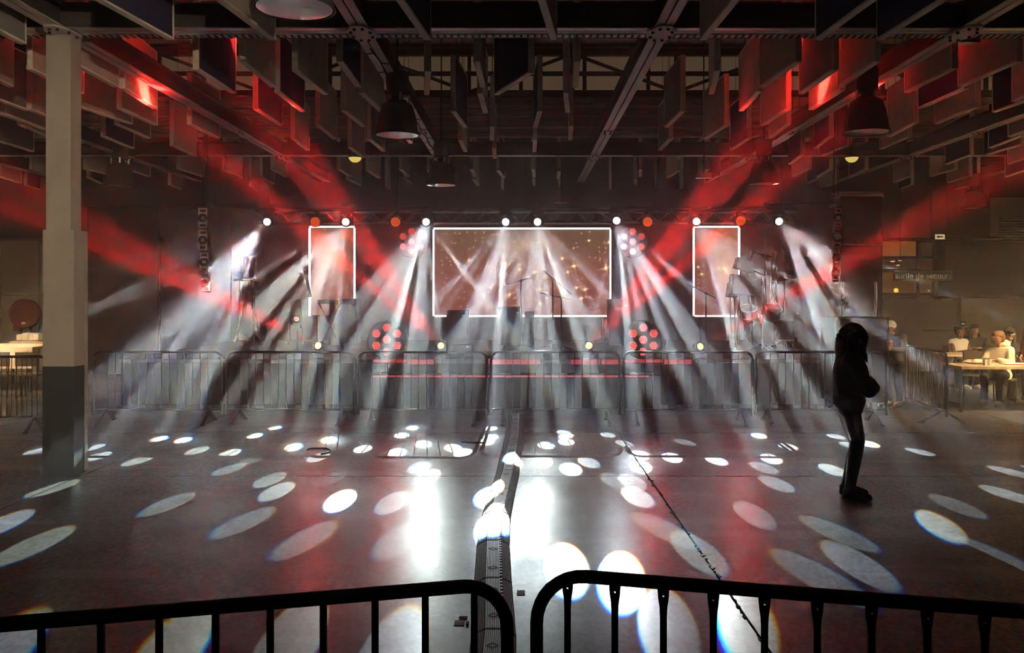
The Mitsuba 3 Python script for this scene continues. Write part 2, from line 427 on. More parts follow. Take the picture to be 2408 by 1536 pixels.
TOOTH = [(-8.0, .8), (.8, 9.5), (9.5, 17.95), (17.95, 28.0)]
ROOF0 = 5.45


def roof_z(y):
    for a, b in TOOTH:
        if a <= y <= b:
            return ROOF0 + (6.98 - ROOF0) * (y - a) / (b - a)
    return ROOF0


put('ceiling', slope(-8, ROOF0, .8, 6.98), 'roof_sheet', kind='structure')
for y0, y1 in TOOTH[1:]:
    put('roof_sheet', slope(y0 + .1, ROOF0, y1, 6.98), 'roof_sheet', 'ceiling')
for y in (.8, 9.5, 17.95):
    put('apron', apron(y, 5.15, 6.02), 'roof_sheet', 'ceiling')
PANE = {'type': 'rgb', 'value': [.078 * W, .052 * W, .031 * W]}
mat('pane_tan', (0.42, 0.33, 0.22), 0.5)
wn = 0
for y, xs in ((9.5, [-4, 4]), (17.95, [-15.7, 15.7])):
    w = key_of('window_1' if y < 10 else 'window_2')
    say(w, kind='structure')
    n = int(round((xs[1] - xs[0]) / 1.31))
    px = np.linspace(xs[0], xs[1], n + 1)
    for i in range(n):
        for (za, zb) in ((6.07, 6.40), (6.49, 6.80)):
            put('pane', span(px[i] + .04, px[i + 1] - .04, y - .01, y + .01, za, zb), 'pane_tan', w, emit=PANE)
    for i in range(n + 1):
        put('mullion', span(px[i] - .04, px[i] + .04, y - .04, y + .04, 6.02, 6.86), 'steel_dark', w)
    put('rail', span(-16, 16, y - .05, y + .05, 6.40, 6.49), 'steel_dark', w)
    put('rail', span(-16, 16, y - .06, y + .06, 6.02, 6.07), 'steel_dark', w)
    put('rail', span(-16, 16, y - .06, y + .06, 6.80, 6.97), 'steel_dark', w)
# lattice girder in front of the far glazed strip
g = thing('lattice_girder', 'dark steel lattice girder with crossed diagonals before the high glazed strip', 'girder')
gy_ = 17.72
put('chord', span(-15.9, 15.9, gy_ - .05, gy_ + .05, 6.76, 6.86), 'steel_dark', g)
put('chord', span(-15.9, 15.9, gy_ - .05, gy_ + .05, 5.94, 6.05), 'steel_dark', g)
nodes = np.arange(-15.75, 15.8, 2.1)
for i, x in enumerate(nodes):
    put('post', bar((x, gy_, 6.05), (x, gy_, 6.76), .07, .07, (0, 1, 0)), 'steel_dark', g)
    if i + 1 < len(nodes):
        a, b = (6.04, 6.78) if i % 2 else (6.78, 6.04)
        put('diagonal', bar((x + .05, gy_, a), (nodes[i + 1] - .05, gy_, b), .06, .06, (0, 1, 0)), 'steel_dark', g)
# purlins that catch the light
for k, (y, z) in enumerate(((y_, roof_z(y_)) for y_ in (11.5, 13.4, 15.3, 17.0, 6.5, 20.4, 22.9))):
    o = put('roof_purlin', span(-15.8, 15.8, y - .035, y + .035, z - .09, z - .02), 'steel_dark')
    say(o, kind='structure')
for y, zz in ((9.5, 5.3), (17.95, 5.32), (17.95, 5.55), (17.95, 5.75)):
    o = put('roof_rail', rod((-15.8, y - .13, zz), (15.8, y - .13, zz), .016), 'steel')
    say(o, kind='structure')

# ------------------------------------------------------------------ steel beams under the roof
BZ = 4.70
BX = [-14.28, -11.13, -7.98, -4.83, -1.68, 1.48, 4.67, 7.82, 10.97, 14.12]
BY = [9.2, 17.6, 26.0]


def gusset(parent, x, y):
    pts = []
    for k in range(8):
        a = PI / 8 + k * PI / 4
        pts.append((x + .155 * math.cos(a), y + .30 * math.sin(a)))
    hull = trimesh.convex.convex_hull(np.array([(a, b, z) for a, b in pts for z in (BZ - .035, BZ - .016)]))
    put('gusset_plate', hull, 'steel', parent)
    for k in range(8):
        a = PI / 8 + k * PI / 4
        put('bolt', trimesh.creation.cylinder(radius=.017, height=.02, sections=6, transform=tf.translation_matrix([x + .11 * math.cos(a), y + .215 * math.sin(a), BZ - .045])), 'steel_dark', parent)


for k, x in enumerate(BX):
    b = key_of('longitudinal_beam')
    say(b, kind='structure')
    for y0, y1 in ((-3, BY[0] - .12), (BY[0] + .12, BY[1] - .12), (BY[1] + .12, 27.9)):
        for s in (-1, 1):
            put('flange', span(x + s * .008, x + s * .095, y0, y1, BZ - .012, BZ), 'steel', b)
        put('web', cat([span(x - .03, x - .022, y0, y1, BZ, BZ + .24), span(x + .022, x + .03, y0, y1, BZ, BZ + .24)]), 'steel_dark', b)
        put('top_flange', span(x - .095, x + .095, y0, y1, BZ + .24, BZ + .252), 'steel_dark', b)
    for y in BY[:2]:
        gusset(b, x, y)
    # splice plate with bolts
    ys = 14.9
    put('splice_plate', span(x - .088, x + .088, ys - .13, ys + .13, BZ - .024, BZ - .013), 'steel', b)
    for s in (-1, 1):
        for t in (-.07, .07):
            put('bolt', trimesh.creation.cylinder(radius=.016, height=.02, sections=6, transform=tf.translation_matrix([x + s * .05, ys + t, BZ - .033])), 'steel_dark', b)
    if k == 4:                                                # cable strapped under this one
        c = [(x + .012 * math.sin(y * 5), y, BZ - .022) for y in np.arange(9.8, 17.2, .15)]
        put('cable', tube(c, .009, 6), 'black_matt', b)
        for i, y in enumerate(np.arange(10.0, 17.1, .42)):
            s = 1 if i % 2 else -1
            put('cable_tie', bar((x, y, BZ - .016), (x + s * .095, y + .04, BZ - .016), .016, .008), 'black_matt', b)
for k, y in enumerate(BY):
    b = key_of('cross_beam')
    say(b, kind='structure')
    put('flange', span(-16, 16, y - .095, y - .008, BZ + .0, BZ + .012), 'galv', b)
    put('flange', span(-16, 16, y + .008, y + .095, BZ + .0, BZ + .012), 'steel', b)
    put('web', span(-16, 16, y - .03, y + .03, BZ + .012, BZ + .26), 'steel_dark', b)
    put('top_flange', span(-16, 16, y - .095, y + .095, BZ + .26, BZ + .272), 'steel_dark', b)
# perforated cable tray beside the front beam
ct = thing('cable_tray', 'ribbed galvanised cable tray running along the front cross beam', 'cable tray')
put('tray', span(-15.9, 15.9, 9.315, 9.425, BZ - .006, BZ + .002), 'steel', ct)
put('lip', span(-15.9, 15.9, 9.305, 9.313, BZ - .006, BZ + .04), 'steel', ct)
rib = mikit.ply(span(-.012, .012, 9.318, 9.422, BZ - .016, BZ - .007), 'steel_dark')
for i in range(290):
    put('rib', None, None, ct, plyd=rib, world=tf.translation_matrix([-10.8 + i * .0745, 0, 0]))

# column with a padded lower part
c = key_of('column')
say(c, kind='structure')
x0, x1 = (108 - CX) * 9.2 / F, (166 - CX) * 9.2 / F
put('shaft', span(x0, x1, 9.2, 9.42, 2.58, BZ - .0, .006), 'column_paint', c)
X0, X1 = (104 - CX) * 9.2 / F, (177 - CX) * 9.2 / F
put('casing', span(X0, X1, 9.17, 9.46, 1.16, 2.60, .008), 'column_paint', c)
put('painted_base', span(X0 - .002, X1 + .002, 9.168, 9.462, 0.0, 1.16, .008), 'column_band', c, label='dark painted base')
put('corner_strip', span(X1 + .002, X1 + .006, 9.39, 9.455, .02, 2.56), 'column_paint', c)
put('bracket', span(x0 - .06, x1 + .06, 9.10, 9.5, BZ - .03, BZ - .002, .004), 'steel_dark', c)

# ------------------------------------------------------------------ acoustic baffles hanging in rows from the roof
# frame pixels of each lower edge: near end, far end
RAW1 = [((690, 0), (815, 60)), ((1545, 0), (1645, 65)), ((1540, 295), (1795, 505)), ((1380, 490), (1645, 660)), ((2305, 320), (2445, 510)), ((2080, 500), (2285, 660)), ((1955, 650), (2135, 790)), ((1800, 770), (1980, 890)),
        ((2240, 885), (2370, 990)), ((2065, 980), (2180, 1070)), ((1335, 880), (1530, 975)), ((870, 625), (1115, 780)), ((840, 770), (1090, 885)), ((820, 880), (1050, 980)), ((725, 965), (955, 1060)), ((1210, 1030), (1290, 1070)),
        ((240, 310), (500, 450)), ((205, 490), (440, 600)), ((205, 775), (420, 860)), ((20, 880), (280, 990)), ((20, 805), (270, 900)), ((-40, 990), (235, 1075)), ((0, 1140), (225, 1205)), ((1090, 1135), (1295, 1200)), ((890, 1195), (1080, 1260)),
        ((1195, 1305), (1305, 1350)), ((1540, 1190), (1740, 1275)), ((1660, 1345), (1750, 1380)), ((1750, 1305), (1870, 1360)), ((1820, 1240), (1945, 1310)), ((1910, 1190), (2030, 1260)), ((2300, 1135), (2400, 1200)), ((620, 1255), (740, 1310)),
        ((-20, 1230), (150, 1310)), ((580, 1190), (645, 1205)), ((430, 470), (620, 500)), ((180, 1310), (330, 1355)), ((560, 760), (700, 800)), ((-200, 640), (20, 720)), ((-320, 420), (-40, 560)), ((-150, 150), (200, 330))]
RAW2 = [((420, 0), (495, 85)), ((1420, 0), (1470, 90)), ((940, 325), (990, 525)), ((620, 505), (610, 670)), ((1700, 325), (1680, 525)), ((985, 660), (1025, 795)), ((1590, 655), (1605, 790)), ((795, 785), (880, 895)), ((1350, 515), (1110, 665)),
        ((145, 655), (285, 785)), ((20, 780), (165, 895)), ((1075, 895), (1070, 1000)), ((1410, 785), (1375, 905)), ((1375, 990), (1370, 1080)), ((1630, 890), (1622, 995)), ((845, 990), (885, 1075)), ((205, 985), (315, 1075)), ((65, 1040), (100, 1065)),
        ((435, 920), (485, 995)), ((370, 1140), (445, 1210)), ((455, 1260), (490, 1290)), ((190, 1205), (285, 1265)), ((50, 1265), (140, 1310)), ((175, 1360), (240, 1405)), ((325, 1325), (385, 1360)), ((575, 1345), (615, 1385)), ((620, 1205), (660, 1255)),
        ((905, 1145), (940, 1210)), ((940, 1265), (965, 1300)), ((1110, 1205), (1160, 1265)), ((1145, 1330), (1155, 1365)), ((1365, 1145), (1375, 1210)), ((1365, 1265), (1368, 1320)), ((1545, 1210), (1535, 1265)), ((1545, 1325), (1545, 1360)),
        ((1905, 1335), (1870, 1365)), ((2080, 1265), (2085, 1320)), ((2165, 1145), (2160, 1215)), ((2225, 1320), (2200, 1360)), ((2420, 785), (2305, 895)), ((2335, 980), (2245, 1075)), ((2390, 1205), (2310, 1260)), ((2410, 1330), (2360, 1360)),
        ((760, 1395), (800, 1425)), ((1085, 1045), (1085, 1085)), ((430, 1340), (445, 1400))]
RAW3 = [((390, 0), (320, 80)), ((1350, 0), (1240, 75)), ((1850, 0), (1730, 70)), ((975, 310), (700, 505)), ((1090, 490), (875, 640)), ((1430, 400), (1300, 495)), ((1140, 630), (920, 770)), ((1600, 285), (1430, 400)), ((260, 495), (220, 650)),
        ((555, 640), (425, 780)), ((325, 880), (200, 960)), ((760, 765), (570, 885)), ((760, 870), (625, 975)), ((485, 970), (350, 1060)), ((1925, 480), (1620, 635)), ((2005, 620), (1710, 750)), ((1655, 860), (1455, 965)), ((1610, 960), (1410, 1045)),
        ((2090, 750), (1805, 865)), ((2530, 360), (2270, 470)), ((2600, 650), (2310, 750)), ((1060, 955), (930, 1055)), ((790, 1120), (690, 1195)), ((910, 1185), (780, 1245)), ((995, 1240), (890, 1290)),
        ((1190, 1020), (1115, 1045)), ((1200, 1130), (1100, 1185)), ((1340, 1175), (1255, 1215)), ((1100, 1285), (955, 1335)), ((780, 1340), (680, 1380)), ((430, 1335), (385, 1360)), ((275, 1135), (205, 1195)), ((270, 1235), (230, 1255)),
        ((1620, 1235), (1470, 1295)), ((1650, 1285), (1500, 1345)), ((1705, 1330), (1560, 1375)), ((1965, 1110), (1770, 1185)), ((1975, 1175), (1775, 1235)), ((2035, 1235), (1840, 1295)), ((2130, 1290), (1950, 1335)), ((2408, 1110), (2195, 1185)),
        ((2400, 955), (2160, 1045)), ((2400, 1015), (2280, 1050)), ((2480, 1180), (2295, 1240)), ((2560, 860), (2360, 930)), ((2700, 560), (2420, 680))]
EDGES = [((a[0] / 3, a[1] / 3), (b[0] / 3, b[1] / 3)) for a, b in RAW1] + [((800 + a[0] / 3, a[1] / 3), (800 + b[0] / 3, b[1] / 3)) for a, b in RAW2] + \
        [((1600 + a[0] / 2.98, a[1] / 2.98), (1600 + b[0] / 2.98, b[1] / 2.98)) for a, b in RAW3]
BH, BL, BT, BB = .80, 1.22, .07, 4.50
core_ply = mikit.ply(box(0, BL / 2, BH / 2, BT * .8, BL - .05, BH - .05))
edge_ply = [mikit.ply(span(-BT / 2, BT / 2, 0, BL, 0, .022)), mikit.ply(span(-BT / 2, BT / 2, 0, BL, BH - .022, BH)), mikit.ply(span(-BT / 2, BT / 2, 0, .022, .0222, BH - .0222)), mikit.ply(span(-BT / 2, BT / 2, BL - .022, BL, .0222, BH - .0222))]

baf = []
for (a, b) in EDGES:
    A, B = P(*a, 1.0), P(*b, 1.0)
    ya, yb = F * (BB - EYE) / (CY - a[1]), F * (BB - EYE) / (CY - b[1])
    A, B = P(a[0], a[1], ya), P(b[0], b[1], yb)
    d = (B - A)[:2]
    L = np.linalg.norm(d)
    d = d / L
    if L < .75 or L > 1.9:
        d = np.array([d[0] * .6, abs(d[1])])
        d /= np.linalg.norm(d)
    o = A[:2].copy() if L < 1.6 else (A[:2] + B[:2]) / 2 - d * BL / 2
    baf.append([o, d])
# keep them clear of the steel and of each other
placed = []
for o, d in baf:
    q = o + d * BL / 2
    if any(np.hypot(*(q - r)) < .34 for r in placed):
        continue
    for by in BY:
        lo, hi = min(o[1], (o + d * BL)[1]), max(o[1], (o + d * BL)[1])
        if lo < by + .42 and hi > by - .16:
            sh = (by + .46 - lo) if q[1] > by - .2 else (by - .2 - hi)
            o = o + np.array([0, sh])
    for bx in BX:
        lo, hi = min(o[0], (o + d * BL)[0]), max(o[0], (o + d * BL)[0])
        if lo < bx + .16 and hi > bx - .16:
            o = o + np.array([(bx + .17 - lo) if (lo + hi) / 2 > bx else (bx - .17 - hi), 0])
    q = o + d * BL / 2
    if any(np.hypot(*(q - r)) < .3 for r in placed):
        continue
    placed.append(q)
    baf[len(placed) - 1] = [o, d]
baf = baf[:len(placed)]
rows = {}
for i, (o, d) in enumerate(baf):
    y = (o + d * BL / 2)[1]
    rows.setdefault(int(math.floor(y / 1.45)), []).append(i)
rank, nrow = {}, {}
for r, (k, v) in enumerate(sorted(rows.items())):
    for s, i in enumerate(sorted(v, key=lambda i: baf[i][0][0])):
        rank[i] = (r, s, len(v))
for i, (o, d) in enumerate(baf):
    r, s, n = rank[i]
    rnd = RNG.random()
    side = abs(o[0]) > 3.5
    m, cname = ('felt_navy', 'navy') if (rnd < (.36 if o[0] > 4 else .16)) else (('felt_grey', 'dark grey') if rnd < (.35 if not side else .42) else ('felt_brown', 'brown'))
    t = f'{ORD[s]} from the left' if s < n / 2 else (f'{ORD[n - 1 - s]} from the right' if n - 1 - s > 0 else 'last on the right')
    t = 'last on the left' if s == 0 and n > 1 else t
    k = thing('acoustic_baffle', f'{cname} baffle with pale wooden edge, {t} in {ORD[r]} row', 'acoustic panel', 'acoustic baffles hanging from the roof')
    M = np.eye(4)
    M[:2, 1], M[:2, 0], M[:3, 3] = d, (d[1], -d[0]), (o[0], o[1], BB)
    put('felt_core', None, m, k, plyd=core_ply, world=M)
    for e in edge_ply:
        put('edge_strip', None, 'wood_edge', k, plyd=e, world=M)
    for f_ in (.25, .75):
        w_ = M @ np.array([0, BL * f_, BH, 1.0])
        put('hanger_wire', rod(w_[:3], (w_[0], w_[1], roof_z(w_[1]) + .03), .004, 5), 'steel_dark', k)

# ------------------------------------------------------------------ high-bay pendants
pz = 3.92
shade_prof = [(.10, .42), (.13, .42), (.19, .38), (.23, .26), (.265, .05), (.285, 0.0), (.275, 0.0), (.255, .05), (.22, .25), (.18, .36), (.10, .40), (.10, .42)]
p_shade = mikit.ply(lathe(shade_prof, 36), smooth=40)
p_glass = mikit.ply(lathe([(0, -.012), (.15, -.010), (.262, 0.004), (.262, .012), (0, .008)], 36), smooth=40)
p_box = mikit.ply(lathe([(0, .50), (.13, .50), (.135, .52), (.145, .78), (.14, .80), (0, .80)], 24), smooth=30)
p_neck = mikit.ply(lathe([(0, .40), (.12, .40), (.12, .44), (.07, .45), (.07, .50), (0, .50)], 20), smooth=30)
p_clip = mikit.ply(box(.15, 0, .47, .025, .03, .10, .004))
PEND = [(P(693, 20, 6.1)[0], 6.1, 'nearest the camera, cut by the top of the frame'), (-1.56, 11.0, 'left of the middle before the second cross beam'), (-1.47, 16.1, 'left of the middle, beyond the second cross beam'),
        (4.28, 10.8, 'above the right glowing yellow lamp'), (4.43, 15.9, 'above the right screen, smaller one'), (-7.45, 16.2, 'just right of the column'), (10.6, 20.4, 'above the exit board, far right'),
        (10.4, 12.6, 'lighting the tables on the right'), (-10.6, 14.6, 'lighting the counter on the left'), (2.2, -4.0, 'behind the camera, lighting the column')]  # last entry is an added housing for the column light
for x, y, w in PEND:
    k = thing('pendant_lamp', f'bell shaped grey pendant lamp {w}', 'pendant lamp', 'high pendant lamps')
    M = tf.translation_matrix([x, y, pz])
    put('shade', None, 'lamp_shell', k, plyd=p_shade, world=M)
    put('cover_glass', None, 'lamp_glass', k, plyd=p_glass, world=M)
    put('ballast_box', None, 'lamp_shell', k, plyd=p_box, world=M)
    put('neck', None, 'lamp_shell', k, plyd=p_neck, world=M)
    for a in (0, PI / 2, PI, -PI / 2):
        put('clip', None, 'alu', k, plyd=p_clip, world=M @ tf.rotation_matrix(a + .4, [0, 0, 1]))
    put('hanger_rod', rod((x, y, pz + .8), (x, y, roof_z(y) + .03), .012, 8), 'steel_dark', k)
# round emergency lamps under the second cross beam
for px_, w in ((835, 'left'), (2003, 'right')):
    q = P(px_, 371, 17.4)
    k = thing('bulkhead_lamp', f'small round glowing yellow lamp under the second cross beam, {w} one', 'lamp', 'glowing yellow lamps on the beam')
    put('dome', moved(lathe([(0, -.10), (.06, -.085), (.105, -.05), (.13, 0), (0, 0)], 24), q), 'white_paper', k, smooth=40, emit=(1.25, .95, .22))
    put('base', moved(lathe([(0, .0), (.14, 0), (.14, .03), (0, .03)], 24), q), 'lamp_shell', k)
    put('hanger_rod', rod(q + [0, 0, .03], (q[0], q[1], BZ + .2), .012), 'steel_dark', k)
# small fittings on the roof
for px_, py_, Y, w in ((2268, 92, 10.0, 'at the right plate joint of the front beam'), (1320, 472, 19.0, 'high above the lighting truss, right of the middle'), (1655, 413, 16.5, 'between the baffles above the right screen')):
    q = P(px_, py_, Y)
    k = thing('junction_box', f'small pale box {w}', 'box', None)
    put('body', box(*q, .30, .12, .10, .01), 'galv', k)
    put('conduit', rod(q + [0, 0, .05], (q[0], q[1], roof_z(q[1]) - .012), .012), 'steel_dark', k)

# ------------------------------------------------------------------ stage: deck, edge, skirt
DK = .80
sx0, sx1 = -6.9, 5.66
k = thing('stage', 'black stage deck behind the crowd barriers with glowing red edges', 'stage')
for i in range(5):
    for j in range(3):
        a, b = sx0 + (sx1 - sx0) * i / 5, sx0 + (sx1 - sx0) * (i + 1) / 5
        put('deck_panel', span(a + .004, b - .004, 15 + 2.05 * j + .004, 17.05 + 2.05 * j - .004, DK - .06, DK - .001), 'black_matt', k)
# the front skirt hangs in soft folds
xs = np.linspace(sx0, sx1, 260)
def curtain(xs, y, z0, z1, amp, lam, th=.012, ph=0.0):
    w = y + amp * np.sin(xs * 2 * PI / lam + ph) + amp * .5 * np.sin(xs * 2 * PI / (lam * 2.7) + 1.3)
    n = len(xs)
    V = np.vstack([np.c_[xs, w, np.full(n, z0)], np.c_[xs, w, np.full(n, z1)], np.c_[xs, w + th, np.full(n, z0)], np.c_[xs, w + th, np.full(n, z1)]])
    f = []
    for i in range(n - 1):
        f += [(i, i + 1, n + i + 1), (i, n + i + 1, n + i), (2 * n + i, 3 * n + i + 1, 2 * n + i + 1), (2 * n + i, 3 * n + i, 3 * n + i + 1), (n + i, n + i + 1, 3 * n + i + 1), (n + i, 3 * n + i + 1, 3 * n + i), (i, 2 * n + i + 1, i + 1), (i, 2 * n + i, 2 * n + i + 1)]
    for e in (0, n - 1):
        f += [(e, n + e, 3 * n + e), (e, 3 * n + e, 2 * n + e)]
    return trimesh.Trimesh(V, np.array(f), process=False)


put('skirt', curtain(xs, 15.04, .01, DK - .07, .004, .6), 'black_cloth', k, smooth=True)
for z in (DK - .03,):
    put('edge_profile', span(sx0, sx1, 14.97, 14.995, z - .03, z + .03), 'steel_dark', k)
for (a, b) in ((878, 1022), (1145, 1270), (1342, 1410), (1415, 1628)):
    put('red_strip', span(P(a, 0, 14.95)[0], P(b, 0, 14.95)[0], 14.945, 14.968, P(0, 857, 14.95)[2], P(0, 846, 14.95)[2]), 'hose_red', k, emit=(.62, .05, .06), label='glowing red strip')
for s in (sx0 + .1, sx1 - .1):
    for y in (15.2, 17.5, 20.8):
        put('leg', rod((s, y, 0), (s, y, DK - .06), .03), 'alu', k)
k = thing('stage_step', 'low black step before the stage with a thin red line of light', 'step')
a, b = P(875, 0, 14.4)[0], P(1525, 0, 14.4)[0]
zt = P(0, 884, 14.38)[2]
put('tread', span(a - .2, b + .2, 14.4, 14.9, zt - .05, zt), 'black_matt', k)
put('riser', span(a - .2, b + .2, 14.42, 14.45, 0, zt - .05), 'black_matt', k)
put('red_line', span(a, b, 14.38, 14.398, zt - .022, zt + .004), 'hose_red', k, emit=(.62, .06, .07), label='thin red line of light')

# ------------------------------------------------------------------ drapes
def drape(name, x0, x1, y, z0, z1, m, label, amp=.012, lam=.8):
    k = thing(name, label, 'curtain')
    put('cloth', curtain(np.linspace(x0, x1, max(12, int((x1 - x0) / .035))), y, z0, z1, amp, lam), m, k, smooth=True)
    put('rail', rod((x0 - .05, y, z1 + .02), (x1 + .05, y, z1 + .02), .022), 'steel_dark', k)
    return k


drape('back_drape', P(542, 0, 21)[0], P(1800, 0, 21)[0], 21.0, DK + .003, 3.95, 'black_cloth', 'wide black drape closing the back of the stage behind the screens')
drape('side_drape', P(205, 0, 20.6)[0], P(372, 0, 20.6)[0], 20.6, .02, P(0, 487, 20.6)[2], 'drape_red', 'dark red lit drape left of the stage beside the column')
drape('side_drape', P(375, 0, 20.9)[0], P(543, 0, 20.9)[0], 20.9, .02, P(0, 492, 20.9)[2], 'drape_red', 'dark drape between the left speaker column and the left screen')
drape('side_drape', P(1801, 0, 20.9)[0], P(2075, 0, 20.9)[0], 20.9, .02, P(0, 480, 20.9)[2], 'drape_red', 'dark red drape behind the right speaker tower')

# ------------------------------------------------------------------ LED walls with white borders
mat('panel_gap', (0.02, 0.012, 0.01), 0.7)


def screen_tex(x0, x1, z0, z1, stars, seed):
    ww, hh = x1 - x0, z1 - z0

    def fn(p, n, uv):
        u, v = (p.x - x0) / ww, (p.z - z0) / hh
        base = mikit.mix((.42, .13, .10), (.21, .105, .06), mikit.smoothstep(.30, .95, v + .12 * (mikit.fbm(p.x * 1.4, p.z * 1.4, float(seed), 2) - .5)))
        line = mikit.smoothstep(.42, .5, dr.abs(p.z * 13.0 - dr.floor(p.z * 13.0) - .5)) * mikit.smoothstep(.45, .75, v)
        base = base * (1 + .55 * line)
        glow = mi.Float(0)
        for cell, thr in ((.19, .62), (.105, .80)):
            a, b = p.x / cell, p.z / cell
            ia, ib = dr.floor(a), dr.floor(b)
            r = mikit.cell_rand(ia, ib, seed)
            cx, cz = .25 + .5 * mikit.cell_rand(ia, ib, seed + 1), .25 + .5 * mikit.cell_rand(ia, ib, seed + 2)
            dx, dz = (a - ia - cx) * cell, (b - ib - cz) * cell
            glow = glow + dr.select(r > thr, 1.0, 0.0) * dr.exp(-(dx * dx + dz * dz) / .00016) * 1.6
        for sx, sz, s in stars:
            dx, dz = p.x - sx, p.z - sz
            rad = dx * dx + dz * dz
            c1, c2 = .966 * dx + .259 * dz, -.259 * dx + .966 * dz
            ray = dr.exp(-dr.abs(c1) / (.075 * s)) * dr.exp(-c2 * c2 / .00009) + dr.exp(-dr.abs(c2) / (.06 * s)) * dr.exp(-c1 * c1 / .00009)
            glow = glow + 1.5 * s * ray + 2.2 * dr.exp(-rad / (.0007 * s))
        out = base + mi.Color3f(1.0, .62, .30) * glow
        return out * (SCR * W)
    return mikit.proc(fn)


SCR = 2.3
def led_wall(name, px0, px1, py0, py1, label, stars, seed, borders):
    Y = 20.3
    A, B = P(px0, py1, Y), P(px1, py0, Y)
    x0, z0, x1, z1 = A[0], A[2], B[0], B[2]
    k = thing(name, label, 'screen')
    st = [(P(a, b, Y)[0], P(a, b, Y)[2], s) for a, b, s in stars]
    nx_, nz_ = max(1, round((x1 - x0) / .5)), max(1, round((z1 - z0) / .5))
    tex = screen_tex(x0, x1, z0, z1, st, seed)
    for i in range(nx_):
        for j in range(nz_):
            a, b = x0 + (x1 - x0) * i / nx_, x0 + (x1 - x0) * (i + 1) / nx_
            c, d = z0 + (z1 - z0) * j / nz_, z0 + (z1 - z0) * (j + 1) / nz_
            q = trimesh.Trimesh([(a + .001, Y, c + .001), (b - .001, Y, c + .001), (b - .001, Y, d - .001), (a + .001, Y, d - .001)], [(0, 1, 2), (0, 2, 3)], process=False)
            put('led_panel', None, None, k, plyd=mikit.ply(q, 'screen_black', uv=[(0, 0), (1, 0), (1, 1), (0, 1)]), emit=tex)
    put('housing', span(x0, x1, Y + .01, Y + .09, z0, z1), 'black_matt', k)
    t = .022
    for e in borders:
        if e == 'top':
            m = span(x0 - t, x1 + t, Y - .05, Y - .01, z1, z1 + 2 * t)
        elif e == 'left':
            m = span(x0 - 2 * t, x0, Y - .05, Y - .01, z0 - t, z1 - .002)
        elif e == 'right':
            m = span(x1, x1 + 2 * t, Y - .05, Y - .01, z0 - t, z1 - .002)
        else:
            m = span(x0 + .002, x1 - .002, Y - .05, Y - .01, z0 - 2 * t, z0 - .001)
        put('border_light', m, 'white_paper', k, emit=(4.5, 4.5, 4.6), label='white glowing border')
    for x in (x0 + .15, x1 - .15):
        put('stand_post', rod((x, Y + .06, DK + .002), (x, Y + .06, z0), .025), 'black_matt', k)
    return k


led_wall('led_screen', 1022, 1433, 540, 741, 'wide LED wall showing gold sparkles on brown, middle of the stage', [(1350, 626, 1.3), (1425, 630, 1.5), (1184, 632, .9), (1222, 634, .9), (1155, 676, .9), (1198, 693, .9), (1355, 677, 1.2), (1376, 681, .9),
         (1367, 702, 1.3), (1322, 608, .9), (1335, 640, .9), (1324, 676, .8), (1257, 640, .8), (1150, 626, .7), (1104, 612, .7), (1432, 570, .9), (1270, 680, .8), (1270, 713, .8), (1385, 566, .6)], 3, ('top', 'left', 'right', 'bottom'))
led_wall('led_screen', 731, 832, 536, 741, 'narrow LED wall with small sparkles on dark red, left of the wide one', [(805, 585, .6), (745, 562, .4)], 17, ('top', 'left', 'right'))
led_wall('led_screen', 1633, 1735, 536, 741, 'narrow LED wall with gold sparkles behind the microphone stand, right of the wide one', [(1705, 632, 1.2), (1690, 630, .8), (1650, 645, .7), (1642, 628, .6), (1676, 650, .6), (1710, 640, .7)], 29, ('top', 'left', 'right', 'bottom'))

# ------------------------------------------------------------------ lighting truss
k = thing('lighting_truss', 'long black lattice truss carrying the lamps above the stage', 'truss')
ty, tz0, tz1 = 19.93, P(0, 521, 19.6)[2], P(0, 495, 19.6)[2]
tx0, tx1 = P(592, 0, 19.6)[0], P(1880, 0, 19.6)[0]
for y in (ty - .13, ty + .13):
    for z in (tz0, tz1):
        put('chord', rod((tx0, y, z), (tx1, y, z), .025), 'galv', k)
lat = []
n = int((tx1 - tx0) / .26)
for i in range(n):
    a, b = tx0 + (tx1 - tx0) * i / n, tx0 + (tx1 - tx0) * (i + 1) / n
    for y in (ty - .13, ty + .13):
        lat.append(rod((a, y, tz0 if i % 2 else tz1), (b, y, tz1 if i % 2 else tz0), .010, 6))
    lat.append(rod((a, ty - .13, tz0), (b, ty + .13, tz0), .010, 6))
put('lattice_bars', cat(lat), 'steel', k, kind='stuff')
for x in np.linspace(tx0 + .3, tx1 - .3, 5):
    put('hanger', rod((x, ty, tz1), (x, ty, roof_z(ty) + .03), .010, 6), 'steel_dark', k)


# moving heads on the truss
head_body = lathe([(0, .13), (.07, .13), (.10, .09), (.115, -.02), (.115, -.13), (.10, -.14), (.0, -.14)], 24)   # lens side is -z
lens_m = lathe([(0, -.028), (.045, -.022), (.088, 0), (0, .004)], 28)


